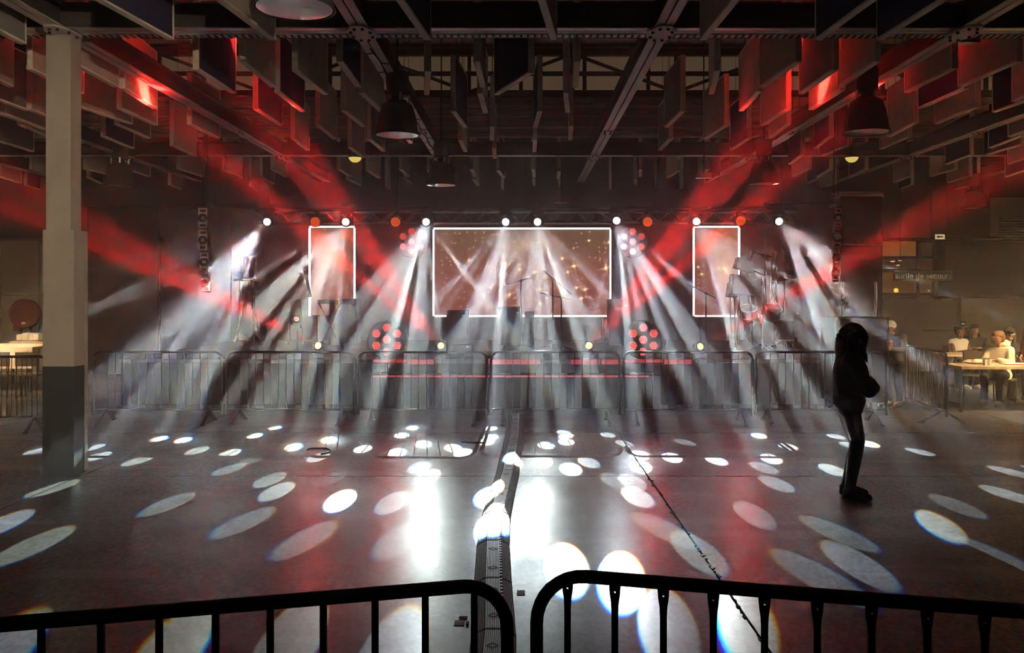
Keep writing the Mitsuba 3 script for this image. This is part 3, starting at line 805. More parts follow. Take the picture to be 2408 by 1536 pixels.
def moving_head(name, pos, axis, label, group, hang=True, s=1.0, lens=(14, 14, 14), body='black_matt'):
    k = thing(name, label, 'stage light', group)
    pos = np.asarray(pos, float)
    up = 1 if hang else -1
    M = tf.translation_matrix(pos) @ frame_to(-np.asarray(axis)) @ tf.scale_matrix(s)
    put('lamp_head', moved(head_body, (0, 0, .14 - .0)), body, k, smooth=35, world=M)
    put('lens', moved(lens_m, (0, 0, -.004)), 'white_paper', k, smooth=True, world=M, emit=lens)
    for e in (-1, 1):
        put('yoke_arm', box(pos[0] + e * .135 * s, pos[1] + .1 * s, pos[2] + up * .08 * s, .03 * s, .09 * s, .26 * s, .01), body, k)
    put('yoke_bridge', box(pos[0], pos[1] + .1 * s, pos[2] + up * .20 * s, .30 * s, .10 * s, .04 * s, .01), body, k)
    put('base', box(pos[0], pos[1] + .1 * s, pos[2] + up * .265 * s, .24 * s, .18 * s, .09 * s, .015), body, k)
    if hang:
        put('clamp', span(pos[0] - .04, pos[0] + .04, pos[1] + .19, ty - .156, pos[2] + .20, pos[2] + .27, .008), body, k)
    return k


WORDS = ['far left beside the left speaker column', 'above the right edge of the left screen', 'above the left corner of the wide screen', 'left of the middle pair over the wide screen', 'right of the middle pair over the wide screen', 'above the right corner of the wide screen', 'above the left edge of the right screen', 'far right beside the right speaker tower']
for (hk, (hx, hy)), w in zip(HEADS.items(), WORDS):
    moving_head('moving_head', P(hx, hy, HEAD_Y), HEAD_AXIS[hk] * .6 + np.array([0, -1.0, 0]), f'white beam moving head hanging {w}', 'white beam lights on the truss')
WORDS = ['left of the left red lamp flower', 'right of the left red lamp flower', 'left of the right red lamp flower', 'far right on the stage edge']
for (rk, (rx, ry)), w in zip(REDS.items(), WORDS):
    p_ = P(rx, ry, RED_Y)
    moving_head('floor_moving_head', p_, RED_AXIS[rk] * .5 + np.array([0, -1, 0]), f'small red beam light on the stage edge, {w}', 'red beam lights on the stage edge', hang=False, s=.74, lens=(3.5, 1.9, .75))
q = P(697, 750, 17.5)
moving_head('floor_moving_head', q, (.5, -1, .1), 'small orange spot lamp glowing beside the bottom of the left screen', None, hang=False, s=.62, lens=(2.0, .32, .08))
put('pole', rod((q[0], q[1] + .06, DK), (q[0], q[1] + .06, q[2] - .17), .015), 'black_matt', 'floor_moving_head_004')

# LED cans
can = lathe([(0, .02), (.105, .02), (.118, -.01), (.118, .22), (.07, .26), (0, .26)], 28)
cell = lathe([(0, -.012), (.010, -.008), (.013, .0), (0, .0)], 8)
for (cx_, cy_), a, w in zip(CANS, CAN_AIMS, ('above the left corner of the left screen', 'above the upper left red lamp flower', 'above the upper right red lamp flower', 'above the right corner of the right screen')):
    p_ = P(cx_, cy_, 19.4)
    k = thing('led_can', f'round orange red LED can light {w}', 'stage light', 'red can lights on the truss')
    d = np.array(a) - p_
    M = tf.translation_matrix(p_) @ frame_to(-np.array([d[0] * .25, d[1], d[2] * .3]))
    put('housing', can, 'black_matt', k, smooth=35, world=M)
    put('face', moved(trimesh.creation.cylinder(radius=.104, height=.004, sections=32), (0, 0, -.0)), 'hose_red', k, world=M @ tf.translation_matrix([0, 0, .015]), emit=(.6, .03, .012))
    pts = [(0, 0)] + [(.036 * math.cos(t), .036 * math.sin(t)) for t in np.arange(6) * PI / 3] + [(.068 * math.cos(t), .068 * math.sin(t)) for t in np.arange(12) * PI / 6 + .1] + [(.094 * math.cos(t), .094 * math.sin(t)) for t in np.arange(16) * PI / 8]
    put('led_lenses', cat([moved(cell, (x, y, .008)) for x, y in pts]), 'hose_red', k, world=M, emit=(2.6, .36, .05), kind='stuff')
    put('yoke', cat([box(p_[0] + e * .135, p_[1] + .1, p_[2] + .06, .012, .04, .22) for e in (-1, 1)] + [box(p_[0], p_[1] + .1, p_[2] + .175, .28, .04, .012)]), 'black_matt', k)
    put('clamp', span(p_[0] - .025, p_[0] + .025, p_[1] + .08, ty - .156, p_[2] + .182, p_[2] + .232, .006), 'black_matt', k)


# flower-shaped LED panels: seven hexagonal cells in a round black housing
def hexa(r, h):
    return trimesh.creation.cylinder(radius=r, height=h, sections=6)


def lamp_flower(pos, s, label, stand):
    k = thing('lamp_flower', label, 'stage light', 'red seven-cell lamps')
    M = tf.translation_matrix(pos) @ tf.rotation_matrix(PI / 2, [1, 0, 0])
    M[:3, :3] *= s
    put('housing', lathe([(0, -.02), (.36, -.02), (.385, 0.0), (.385, .035), (.37, .035), (.365, .012), (0, .012)], 40), 'black_matt', k, smooth=30, world=M @ tf.translation_matrix([0, 0, -.06]))
    for i in range(7):
        a = PI / 2 + (i - 1) * PI / 3
        x, y = (0, 0) if i == 0 else (.235 * math.cos(a), .235 * math.sin(a))
        ring = trimesh.creation.annulus(r_min=.070, r_max=.086, height=.03, sections=6)
        b = 0 if i == 0 else (i - 1) * PI / 3
        C = M @ tf.translation_matrix([x, y, -.02])
        c_ = put('lamp_cell', hexa(.072, .012), 'hose_red', k, world=C, emit=(1.0, .05, .04))
        put('rim', ring, 'hose_red', c_, world=C, emit=(1.5, .26, .2))
        put('bar', box(0, 0, .014, .034, .115, .01), 'hose_red', c_, world=C @ tf.rotation_matrix(b, [0, 0, 1]), emit=(1.6, .22, .15))
    x, y, z = pos
    for e in (-1, 1):
        put('yoke_arm', box(x + e * .40 * s, y + .06, z + stand * .22 * s, .02, .05, .48 * s), 'black_matt', k)
    put('yoke_bridge', box(x, y + .06, z + stand * .47 * s, .82 * s, .05, .02), 'black_matt', k)
    if stand < 0:
        put('foot_post', rod((x, y + .06, zt), (x, y + .06, z - .47 * s), .03), 'black_matt', k)
        put('foot_plate', box(x, y + .06, zt + .012, .4, .3, .02, .005), 'black_matt', k)


lamp_flower(P(909, 799, 14.66), .86, 'red seven-cell lamp flower standing before the stage, left of two', -1)
lamp_flower(P(1513, 799, 14.66), .86, 'red seven-cell lamp flower standing before the stage, right of two', -1)
lamp_flower(P(968, 568, 19.95), .98, 'red seven-cell lamp flower hanging left of the wide screen', 1)
lamp_flower(P(1488, 568, 19.95), .98, 'red seven-cell lamp flower hanging right of the wide screen', 1)

# ------------------------------------------------------------------ hanging speaker columns
def cabinet_mesh(w, h, d):
    return trimesh.convex.convex_hull(np.array([(-w / 2, 0, -h / 2), (w / 2, 0, -h / 2), (w / 2, 0, h / 2), (-w / 2, 0, h / 2), (-w * .35, d, -h * .42), (w * .35, d, -h * .42), (w * .35, d, h * .42), (-w * .35, d, h * .42)]))


mat('lit_speaker_front', (0.68, 0.67, 0.66), 0.5)  # pale tone holds the white stage light falling on the fronts
def line_array(spots, Y, w, yaw, label, grp):
    root = thing('line_array', label, 'loudspeaker', grp)
    for i, (px_, py_, h) in enumerate(spots):
        q = P(px_, py_, Y)
        hh = h * Y / F
        M = tf.translation_matrix(q) @ tf.rotation_matrix(yaw, [0, 0, 1]) @ tf.rotation_matrix(-.06 * i, [1, 0, 0])
        c_ = put('cabinet', cabinet_mesh(w, hh * .96, .26), 'black_matt', root, world=M)
        put('front_plate', box(0, -.006, 0, w * .98, .012, hh * .93, .003), 'lit_speaker_front', c_, world=M)
        put('horn', moved(lathe([(.035, 0), (.07, -.022), (.078, -.02), (.045, .004), (.035, .004)], 24, 'y'), (0, -.016, 0)), 'black_matt', c_, world=M, smooth=30)
        put('driver', moved(lathe([(0, .01), (.03, .0), (.036, -.01), (0, -.006)], 20, 'y'), (0, -.016, 0)), 'lit_speaker_front', c_, world=M, smooth=30)
        for s in (-1, 1):
            put('slot', box(0, -.014, s * hh * .34, w * .6, .008, hh * .12, .002), 'black_matt', c_, world=M)
    q = P(spots[0][0], spots[0][1] - spots[0][2] / 2, Y)
    put('fly_frame', box(q[0], q[1] + .12, q[2] + .04, w * 1.1, .4, .05, .008), 'steel_dark', root)
    for s in (-.12, .12):
        put('chain', rod((q[0], q[1] + .12 + s, q[2] + .06), (q[0], q[1] + .12, roof_z(q[1] + .12)), .008, 6), 'steel_dark', root)


line_array([(477, 513, 50), (477, 565, 52), (480, 617, 50), (484, 664, 46)], 15.4, .155, .25, 'hanging column of speakers with light painted on their fronts left of the stage', None)
line_array([(1971, 512, 48), (1969, 560, 48), (1967, 606, 44), (1965, 643, 34)], 15.2, .11, -.3, 'hanging column of speakers beside the dark red screen on the right', None)
# scrim tower on the right
k = thing('scrim_tower', 'tall dark red cloth panel on metal legs right of the stage', 'screen panel')
YT = 15.6
a, b = P(1976, 0, YT)[0], P(2074, 0, YT)[0]
put('cloth', curtain(np.linspace(a, b, 40), YT, P(0, 663, YT)[2], P(0, 462, YT)[2], .006, .5), 'drape_red', k, smooth=True)
put('top_rail', rod((a, YT, P(0, 458, YT)[2]), (b, YT, P(0, 458, YT)[2]), .03), 'galv', k)
put('cross_rail', rod((a, YT - .03, P(0, 576, YT)[2]), (b, YT - .03, P(0, 576, YT)[2]), .010), 'alu', k)
for px_ in (1984, 2062):
    x = P(px_, 0, YT)[0]
    put('leg', rod((x, YT + .05, 0), (x, YT + .05, P(0, 458, YT)[2]), .024), 'galv', k)
for z in (1.2, 1.75):
    put('leg_clamp', box(P(1984, 0, YT)[0], YT, z, .1, .12, .07, .01), 'alu', k)
tt = [rod((a - .05, YT + .3 * e, P(0, 452 + 8 * f_, YT)[2]), (b + .05, YT + .3 * e, P(0, 452 + 8 * f_, YT)[2]), .02) for e in (0.2, 1) for f_ in (0, 1)]
put('top_truss', cat(tt), 'galv', k)

# flight case and wheeled stack behind the barrier on the right
k = thing('flight_case', 'tall black flight case on wheels behind the standing silhouette', 'case')
YC = 14.1
x0, x1 = P(1966, 0, YC)[0], P(2088, 0, YC)[0]
put('body', span(x0, x1, YC, YC + .7, .30, P(0, 747, YC)[2], .01), 'black_matt', k)
for x in (x0, x1):
    for z0, z1 in ((.30, P(0, 747, YC)[2]),):
        put('corner_profile', span(x - .012, x + .012, YC - .012, YC + .012, z0, z1), 'steel_dark', k)
put('top_edge', span(x0, x1, YC - .012, YC + .012, P(0, 747, YC)[2] - .012, P(0, 747, YC)[2] + .012), 'galv', k)
put('dolly', span(x0, x1, YC, YC + .7, .16, .26, .01), 'steel_dark', k)
for x in (x0 + .1, x1 - .1):
    for y in (YC + .06, YC + .6):
        put('wheel', moved(trimesh.creation.cylinder(radius=.065, height=.04, sections=20, transform=tf.rotation_matrix(PI / 2, [0, 1, 0])), (x, y, .065)), 'rubber', k)
        put('caster_fork', box(x, y, .13, .055, .05, .07), 'galv', k)

# ------------------------------------------------------------------ instruments and stands on the stage
def mic_stand(px_, Y, ztop, boom, label):
    x = P(px_, 0, Y)[0]
    k = thing('microphone_stand', label, 'microphone stand', 'microphone stands on the stage')
    put('pole', rod((x, Y, DK + .02), (x, Y, ztop), .012), 'black_matt', k)
    put('base', cat([bar((x, Y, DK + .12), (x + .28 * math.cos(a), Y + .28 * math.sin(a), DK + .012), .02, .02) for a in (0.5, 2.6, 4.7)]), 'black_matt', k)
    e = np.array([x + boom[0], Y - .1, ztop + boom[1]])
    s = np.array([x - boom[0] * .8, Y + .08, ztop - boom[1] * .8])
    put('boom', rod(s, e, .009), 'black_matt', k)
    put('joint', box(x, Y, ztop, .05, .05, .05, .012), 'black_matt', k)
    d = (e - s) / np.linalg.norm(e - s)
    put('microphone', tube([e, e + d * .13, e + d * .14, e + d * .19], [.012, .018, .026, .012], 12), 'steel_dark', k)


mic_stand(1660, 17.2, P(0, 690, 17.2)[2], (-.26, .12), 'black boom microphone stand before the right narrow screen')
mic_stand(1300, 17.6, P(0, 655, 17.6)[2], (.24, -.2), 'tall black boom microphone stand before the middle of the wide screen')
mic_stand(1320, 17.0, P(0, 700, 17.0)[2], (-.24, .05), 'low black microphone stand right of the tall one before the wide screen')
mic_stand(1225, 17.3, P(0, 660, 17.3)[2], (-.25, -.08), 'black boom microphone stand left of the tall one before the wide screen')


def cymbal(k, q, r, tilt=0.12, m='brass'):
    c_ = lathe([(0, .022), (.022, .018), (.03, .006), (r, -.02), (r, -.024), (.03, .0), (0, .014)], 32)
    c_.apply_transform(tf.rotation_matrix(tilt, [0, 1, 0]))
    put('cymbal', moved(c_, q), m, k, smooth=30)
    put('cymbal_stand', rod((q[0], q[1], DK), (q[0], q[1], q[2] + .03), .011), 'galv', k)
    put('tripod', cat([rod((q[0], q[1], DK + .2), (q[0] + .24 * math.cos(a), q[1] + .24 * math.sin(a), DK + .01), .009, 6) for a in (.4, 2.5, 4.6)]), 'galv', k)


def drum(k, q, r, h, axis, name='drum'):
    M = tf.translation_matrix(q) @ frame_to(axis, up=(0, 1, 0.01))
    put(name + '_shell', lathe([(0, -h / 2), (r, -h / 2), (r, h / 2), (0, h / 2)], 32), 'black_paint', k, smooth=30, world=M)
    for s in (-1, 1):
        put(name + '_hoop', trimesh.creation.annulus(r_min=r * .99, r_max=r + .014, height=.03, sections=32, transform=tf.translation_matrix([0, 0, s * h / 2])), 'galv', k, world=M)


k = thing('drum_kit', 'dark drum kit with cymbals beside the right narrow screen', 'drum kit')
cymbal(k, P(1845, 657, 18.6), .25, -.06)
cymbal(k, P(1800, 598, 18.9), .22, .3)
drum(k, np.array([P(1790, 0, 18.4)[0], 18.4, DK + .29]), .28, .42, (0, -1, .0), 'bass_drum')
drum(k, np.array([P(1762, 0, 18.3)[0], 18.3, DK + .72]), .16, .22, (-.2, -.5, 1), 'tom')
drum(k, np.array([P(1815, 0, 18.3)[0], 18.3, DK + .72]), .17, .24, (.2, -.5, 1), 'tom')
drum(k, np.array([P(1842, 0, 18.2)[0], 18.2, DK + .36]), .20, .40, (0, 0, 1), 'floor_tom')
for x in (-.35, .35):
    put('leg', rod((P(1842, 0, 18.2)[0] + x * .5, 18.1, DK), (P(1842, 0, 18.2)[0] + x * .5, 18.1, DK + .5), .01, 6), 'galv', k)
k = thing('percussion_set', 'cymbals and hand drums on stands left of the left narrow screen', 'percussion')
cymbal(k, P(563, 658, 20.3), .15, .02)
cymbal(k, P(597, 657, 20.3), .08, .3)
for px_ in (583, 592):
    drum(k, np.array([P(px_, 0, 20.4)[0], 20.4, P(0, 630, 20.4)[2]]), .09, .5, (0, 0, 1), 'conga')
put('conga_stand', cat([rod((P(588, 0, 20.4)[0] + a, 20.4 + b, DK), (P(588, 0, 20.4)[0], 20.4, 2.3), .012, 6) for a, b in ((-.3, -.2), (.3, -.2), (0, .3))]), 'galv', k)


def boxed(px0, px1, py0, py1, Y, d, name, label, catg, group=None, grill=True, tilt=0.0, stand=True):
    k = thing(name, label, catg, group)
    A, B = P(px0, py1, Y), P(px1, py0, Y)
    w, h = B[0] - A[0], B[2] - A[2]
    M = tf.translation_matrix([(A[0] + B[0]) / 2, Y, (A[2] + B[2]) / 2]) @ tf.rotation_matrix(tilt, [0, 1, 0])
    put('cabinet', box(0, d / 2, 0, w, d, h, .012), 'black_matt', k, world=M)
    if grill:
        put('grille', box(0, -.008, -.01, w * .9, .014, h * .84, .006), 'black_cloth', k, world=M)
        put('badge', box(w * .3, -.018, h * .36, .05, .006, .015), 'alu', k, world=M)
    if A[2] > DK + .05 and stand:
        for e in (-1, 1):
            put('stand_leg', rod(((A[0] + B[0]) / 2 + e * w * .3, Y + d * .5, DK), ((A[0] + B[0]) / 2 + e * w * .2, Y + d * .5, A[2] + .02), .014, 8), 'black_matt', k)
    return k


G = 'black boxes standing on the stage'
boxed(1050, 1100, 730, 812, 18.0, .4, 'amplifier', 'black amplifier box under the left part of the wide screen', 'amplifier', G)
boxed(1172, 1228, 722, 812, 17.8, .4, 'amplifier', 'black amplifier box under the middle of the wide screen', 'amplifier', G)
boxed(1234, 1256, 734, 812, 18.2, .4, 'amplifier', 'slim black amplifier box right of the middle one under the wide screen', 'amplifier', G)
boxed(1432, 1482, 704, 812, 18.4, .45, 'amplifier', 'tall black amplifier stack right of the wide screen', 'amplifier', G)
boxed(775, 838, 703, 812, 18.2, .5, 'amplifier', 'tall black amplifier stack before the left narrow screen', 'amplifier', G)
boxed(1716, 1738, 667, 700, 18.0, .3, 'monitor_speaker', 'small black box on a pole beside the right narrow screen', 'loudspeaker', None, tilt=.15)
boxed(1733, 1775, 610, 636, 19.15, .3, 'monitor_speaker', 'tilted black speaker on a pole above the drum kit', 'loudspeaker', None, tilt=.28)
boxed(1762, 1815, 595, 640, 19.55, .3, 'monitor_speaker', 'larger tilted black speaker high above the drum kit', 'loudspeaker', None, tilt=.35)
boxed(1722, 1790, 648, 694, 17.65, .3, 'monitor_speaker', 'wide black speaker behind the small box near the drum kit', 'loudspeaker', None, tilt=.1)
boxed(662, 720, 640, 705, 19.2, .3, 'monitor_speaker', 'dark speaker on a stand left of the left narrow screen', 'loudspeaker', None, tilt=-.2)
boxed(1058, 1110, 812, 839, 15.5, .3, 'wedge_monitor', 'low wedge monitor on the stage edge right of the second red beam light', 'loudspeaker', None, stand=False)
k = thing('keyboard', 'black keyboard on a cross stand before the left narrow screen', 'keyboard')
q0, q1 = P(748, 710, 17.6), P(800, 710, 17.6)
put('body', span(q0[0], q1[0], 17.5, 17.8, q0[2] - .04, q0[2] + .04, .01), 'black_matt', k)
put('keys', span(q0[0] + .02, q1[0] - .02, 17.505, 17.62, q0[2] + .04, q0[2] + .05), 'white_paper', k)
put('stand_bar', bar((q0[0], 17.65, DK), (q1[0], 17.65, q0[2] - .04), .03, .03), 'black_matt', k)
put('stand_bar', bar((q1[0], 17.69, DK), (q0[0], 17.69, q0[2] - .04), .03, .03), 'black_matt', k)
k = thing('light_stand', 'slim vertical metal stand with a red glowing lamp right of the drum kit', 'light stand')
x = P(1793, 0, 17.4)[0]
put('pole', rod((x, 17.4, DK), (x, 17.4, P(0, 650, 17.4)[2]), .018), 'galv', k)
put('lamp', moved(lathe([(0, -.1), (.03, -.09), (.035, .08), (0, .1)], 16), P(1790, 751, 17.35)), 'hose_red', k, smooth=40, emit=(1.0, .08, .07))
put('foot', cat([bar((x, 17.4, DK + .15), (x + .3 * math.cos(a), 17.4 + .3 * math.sin(a), DK + .012), .02, .02) for a in (.5, 2.6, 4.7)]), 'galv', k)
k = thing('truss_tower', 'slim lattice tower standing behind the drum kit', 'truss')
x = P(1820, 0, 19.2)[0]
put('chords', cat([rod((x + a, 19.2 + b, DK), (x + a, 19.2 + b, P(0, 592, 19.2)[2]), .014, 8) for a in (-.05, .05) for b in (0, .1)]), 'galv', k)
put('lattice_bars', cat([rod((x - .05 if i % 2 else x + .05, 19.2, DK + i * .14), (x + .05 if i % 2 else x - .05, 19.2, DK + .14 + i * .14), .006, 6) for i in range(14)]), 'galv', k, kind='stuff')

# ------------------------------------------------------------------ crowd barriers
def barrier(label, group, a, b, H=1.05, m='galv_dull', n=None, R=.12, r=.019, bar_r=.0055, zlow=.2, feet=True, end_caps=True, gap=.115, flat=False, foot_u=.18):
    """from floor point a to floor point b: bent top tube with two posts, lower rail, upright bars, feet"""
    a, b = np.asarray(a, float), np.asarray(b, float)
    d = (b - a)[:2]
    L = np.linalg.norm(d)
    M = np.eye(4)
    M[:2, 0], M[:2, 1], M[:2, 3] = d / L, (-d[1] / L, d[0] / L), a[:2]
    k = thing('crowd_barrier', label, 'barrier', group)
    arc = [(R - R * math.cos(t), H - R + R * math.sin(t)) for t in np.linspace(0, PI / 2, 9)]
    path = [(0, 0, .12)] + [(u, 0, v) for u, v in arc] + [(L - u, 0, v) for u, v in arc[::-1]] + [(L, 0, .12)]
    fine = [path[0]] + [(0, 0, z) for z in np.linspace(.2, H - R - .02, 4)] + path[1:-1] + [(L, 0, z) for z in np.linspace(H - R - .02, .2, 4)] + [path[-1]]
    put('frame_tube', tube(fine, r, 12), m, k, smooth=40, world=M)
    put('lower_rail', rod((r, 0, zlow), (L - r, 0, zlow), r * .75), m, k, world=M)
    n = n or int((L - .2) / gap)
    key = (round(H, 3), round(bar_r, 4), flat, round(zlow, 3))
    if key not in BARS:
        z1 = H - r * .9
        if not flat:
            BARS[key] = mikit.ply(rod((0, 0, zlow), (0, 0, z1), bar_r, 8))
        else:                                                   # flattened, drilled upper end
            prof = [(zlow, bar_r, bar_r), (z1 - .085, bar_r, bar_r), (z1 - .055, bar_r * 1.15, bar_r * .6), (z1 - .03, bar_r * 1.5, bar_r * .4), (z1 + .004, bar_r * 1.75, bar_r * .35)]
            ang = np.arange(12) * 2 * PI / 12
            V = np.vstack([np.c_[w * np.cos(ang), h_ * np.sin(ang), np.full(12, z)] for z, w, h_ in prof])
            man = None
            for i in range(len(prof) - 1):
                hull = m3.Manifold.hull_points(V[i * 12:(i + 2) * 12])
                man = hull if man is None else man + hull
            hole = m3.Manifold.cylinder(.1, .0035, .0035, 12).translate([0, 0, -.05]).rotate([90, 0, 0]).translate([0, 0, z1 - .022])
            BARS[key] = mikit.ply(man - hole)
    for i in range(n):
        u = L * .5 + (i - (n - 1) / 2) * gap
        put('upright_bar', None, m, k, plyd=BARS[key], world=M @ tf.translation_matrix([u, 0, 0]))
    if feet:
        for u in (foot_u, L - .18):
            put('foot', cat([bar((u, -.30, .02), (u, 0, zlow - .005), .03, .03), bar((u, .30, .02), (u, 0, zlow - .005), .03, .03), box(u, -.30, .012, .05, .08, .024), box(u, .30, .012, .05, .08, .024)]), m, k, world=M)
    return k


BARS = {}
XB = np.linspace(P(215, 0, 13)[0], P(2085, 0, 13)[0], 7)
for i in range(6):
    barrier(f'grey crowd barrier before the stage, {ORD[i]} from the left in the row', 'barriers before the stage', (XB[i] + .03, 13.0 + .02 * (i % 2), 0), (XB[i + 1] - .03, 13.0 - .03 * (i % 3), 0), H=1.055)
barrier('grey crowd barrier turned sideways before the tables on the right', None, (P(2227, 0, 12.75)[0], 12.75, 0), (P(2127, 0, 14.6)[0] + .02, 14.6, 0), H=1.06, gap=.095, m='galv')
barrier('grey crowd barrier before the bright counter, left behind the column', None, (-9.1, 11.9, 0), (P(112, 0, 12.3)[0], 12.3, 0), H=1.04, gap=.066)
# the two in front of the camera
def near_rail(x, y, H=1.06):
    return FL(x, y, H)


a, b = near_rail(1193, 1371), near_rail(0, 1469)
d = (b - a) / np.linalg.norm(b - a)
kf = barrier('black crowd barrier in front, left of the cable ramp', None, a, a + d * 2.1, foot_u=.55, H=1.06, m='black_paint', n=14, R=.135, r=.0205, bar_r=.0105, gap=.146)
a2, b2 = near_rail(1262, 1347), near_rail(2408, 1438)
d2 = (b2 - a2) / np.linalg.norm(b2 - a2)
kf2 = barrier('black crowd barrier in front, right of the cable ramp, with drilled bar tops', None, a2, a2 + d2 * 2.1, H=1.06, m='black_paint', n=14, R=.155, r=.0205, bar_r=.0105, gap=.1465, flat=True)

# ------------------------------------------------------------------ cable ramps
RP = np.array([(-.155, 2.2), (-.15, 4.676), (-.193, 5.995), (-.213, 6.81), (-.212, 7.757), (-.150, 8.94), (-.125, 10.34), (-.09, 11.6), (-.087, 13.7)])
from scipy.interpolate import PchipInterpolator
rx_ = PchipInterpolator(RP[:, 1], RP[:, 0])
ML = .88
side = lambda s: trimesh.convex.convex_hull(np.array([(s * .126, y, z) for y in (0, ML - .012) for z in (0, .008)] + [(s * .052, y, z) for y in (0, ML - .012) for z in (0, .048)]))
def ribbed_side(s):
    ms = [side(s)]
    for i in range(7):
        u = .058 + i * .0095
        z = .048 - (u - .052) / .074 * .040
        ms.append(box(s * u, (ML - .012) / 2, z + .0015, .004, ML - .03, .004))
    return cat(ms)


lid_base = [span(-.050, .050, .002, ML - .014, .030, .0475)]
lid = [box(-.042 + i * .0105, (ML - .012) / 2, .0495, .0052, ML - .03, .005) for i in range(9)]
hinge = [box(.0545, .03 + i * .062, .0525, .013, .030, .008, .002) for i in range(14)]
dia = [bar((s * .030, .20, .053), (0, .20 + t * .035, .053), .007, .003) for s in (-1, 1) for t in (-1, 1)]
ply_base = mikit.ply(cat(lid_base))
ply_sl, ply_sr, ply_lid, ply_hinge, ply_dia = mikit.ply(ribbed_side(-1)), mikit.ply(ribbed_side(1)), mikit.ply(cat(lid)), mikit.ply(cat(hinge)), mikit.ply(cat(dia))
y = 2.25
i = 0
mods = []
while y < 13.2:
    x0 = float(rx_(y))
    y1 = y
    for _ in range(6):
        y1 = y + math.sqrt(max(.1, ML ** 2 - (float(rx_(min(y1, 13.6))) - x0) ** 2))
    x1 = float(rx_(min(y1, 13.65)))
    mods.append((x0, y, math.atan2(-(x1 - x0), y1 - y)))
    y = y1
for i, (x0, y, a) in enumerate(mods):
    k = thing('cable_ramp', f'black and pale ribbed cable ramp piece on the floor, {ORD[i]} from the near barriers', 'cable ramp', 'cable ramp pieces in one line')
    M = tf.translation_matrix([x0, y, 0]) @ tf.rotation_matrix(a, [0, 0, 1])
    put('side_ramp', None, 'rubber', k, plyd=ply_sl, world=M)
    put('side_ramp', None, 'rubber', k, plyd=ply_sr, world=M)
    put('lid', None, 'rubber', k, plyd=ply_base, world=M)
    put('lid_ridges', None, 'ramp_lid', k, plyd=ply_lid, world=M, kind='stuff')
    put('hinge', None, 'ramp_lid', k, plyd=ply_hinge, world=M)
    for yy in (0, .44):
        put('diamond_mark', None, 'rubber', k, plyd=ply_dia, world=M @ tf.translation_matrix([0, yy, 0]))
q = FL(1225, 1395)
k = put('paper_square', box(q[0], q[1], .002, .052, .085, .003), 'white_paper')
say(k, 'small pale square stuck to the floor right of the cable ramp', 'sticker')
q = FL(1086, 1463)
k = thing('tape_patch', 'small black tape with a pale label beside the cable ramp', 'tape')
put('label', box(q[0] - .012, q[1] - .02, .002, .06, .08, .003), 'white_paper', k)
put('tape', box(q[0] + .004, q[1] + .06, .006, .05, .022, .004), 'black_matt', k)
put('tape', box(q[0] + .035, q[1] - .035, .006, .018, .05, .004), 'black_matt', k)
# loose cables on the floor
def floor_cable(pts, r, label):
    w = np.array([FL(*p) for p in pts])
    t = np.linspace(0, 1, len(w))
    tt = np.linspace(0, 1, 40)
    c = np.c_[PchipInterpolator(t, w[:, 0])(tt), PchipInterpolator(t, w[:, 1])(tt), np.full(40, r + .001)]
    k = put('cable', tube(c, r, 6), 'black_matt', smooth=True)
    say(k, label, 'cable')


floor_cable([(722, 1060), (735, 1056), (762, 1056), (775, 1063), (755, 1070)], .009, 'thin black cable loop lying left on the light-dotted floor')
floor_cable([(1085, 1041), (1110, 1042), (1138, 1043)], .008, 'short black cable lying left of the far cable ramp')

# ------------------------------------------------------------------ people
def ball(p, r, n=10):
    return m3.Manifold.sphere(float(r), n).translate([float(v) for v in p])


def chain(segs, n=10):
    """segs: (p, rp, q, rq); each bone the hull of two spheres"""
    return [m3.Manifold.batch_hull([ball(p, a, n), ball(q, b, n)]) for p, a, q, b in segs]


def fuse(ms, edge=.02, smooth=8):
    m = m3.Manifold.batch_boolean(ms, m3.OpType.Add).refine_to_length(edge)
    mm = m.to_mesh()
    t = trimesh.Trimesh(np.array(mm.vert_properties[:, :3]), np.array(mm.tri_verts), process=True)
    if smooth:
        trimesh.smoothing.filter_taubin(t, lamb=.5, nu=.53, iterations=smooth)
    return t


def lerp(a, b, t):
    return np.asarray(a) * (1 - t) + np.asarray(b) * t


def hand_parts(w, tip_dir, palm_n, s=1.0, curl=.5):
    """palm, four fingers, thumb; w wrist point"""
    d = np.asarray(tip_dir, float); d /= np.linalg.norm(d)
    nrm = np.asarray(palm_n, float); nrm = nrm - d * (nrm @ d); nrm /= np.linalg.norm(nrm)
    x = np.cross(d, nrm)
    ms = []
    kn = [np.asarray(w) + d * .085 * s + x * o * s for o in (-.030, -.010, .010, .030)]
    ms.append(m3.Manifold.batch_hull([ball(w, .022 * s, 8)] + [ball(k, .012 * s, 8) for k in kn]))
    for k, L in zip(kn, (.062, .075, .070, .055)):
        a = k + (d * math.cos(curl * .5) + nrm * math.sin(curl * .5)) * L * .5 * s
        b = a + (d * math.cos(curl * 1.3) + nrm * math.sin(curl * 1.3)) * L * .5 * s
        ms += chain([(k, .0095 * s, a, .009 * s), (a, .009 * s, b, .0075 * s)], 8)
    t0 = np.asarray(w) + d * .025 * s - x * .022 * s
    t1 = t0 + (d * .6 - x * .7 + nrm * .3) * .045 * s
    t2 = t1 + (d * .85 - x * .2 + nrm * .4) * .032 * s
    ms += chain([(t0, .012 * s, t1, .011 * s), (t1, .011 * s, t2, .009 * s)], 8)
    return ms


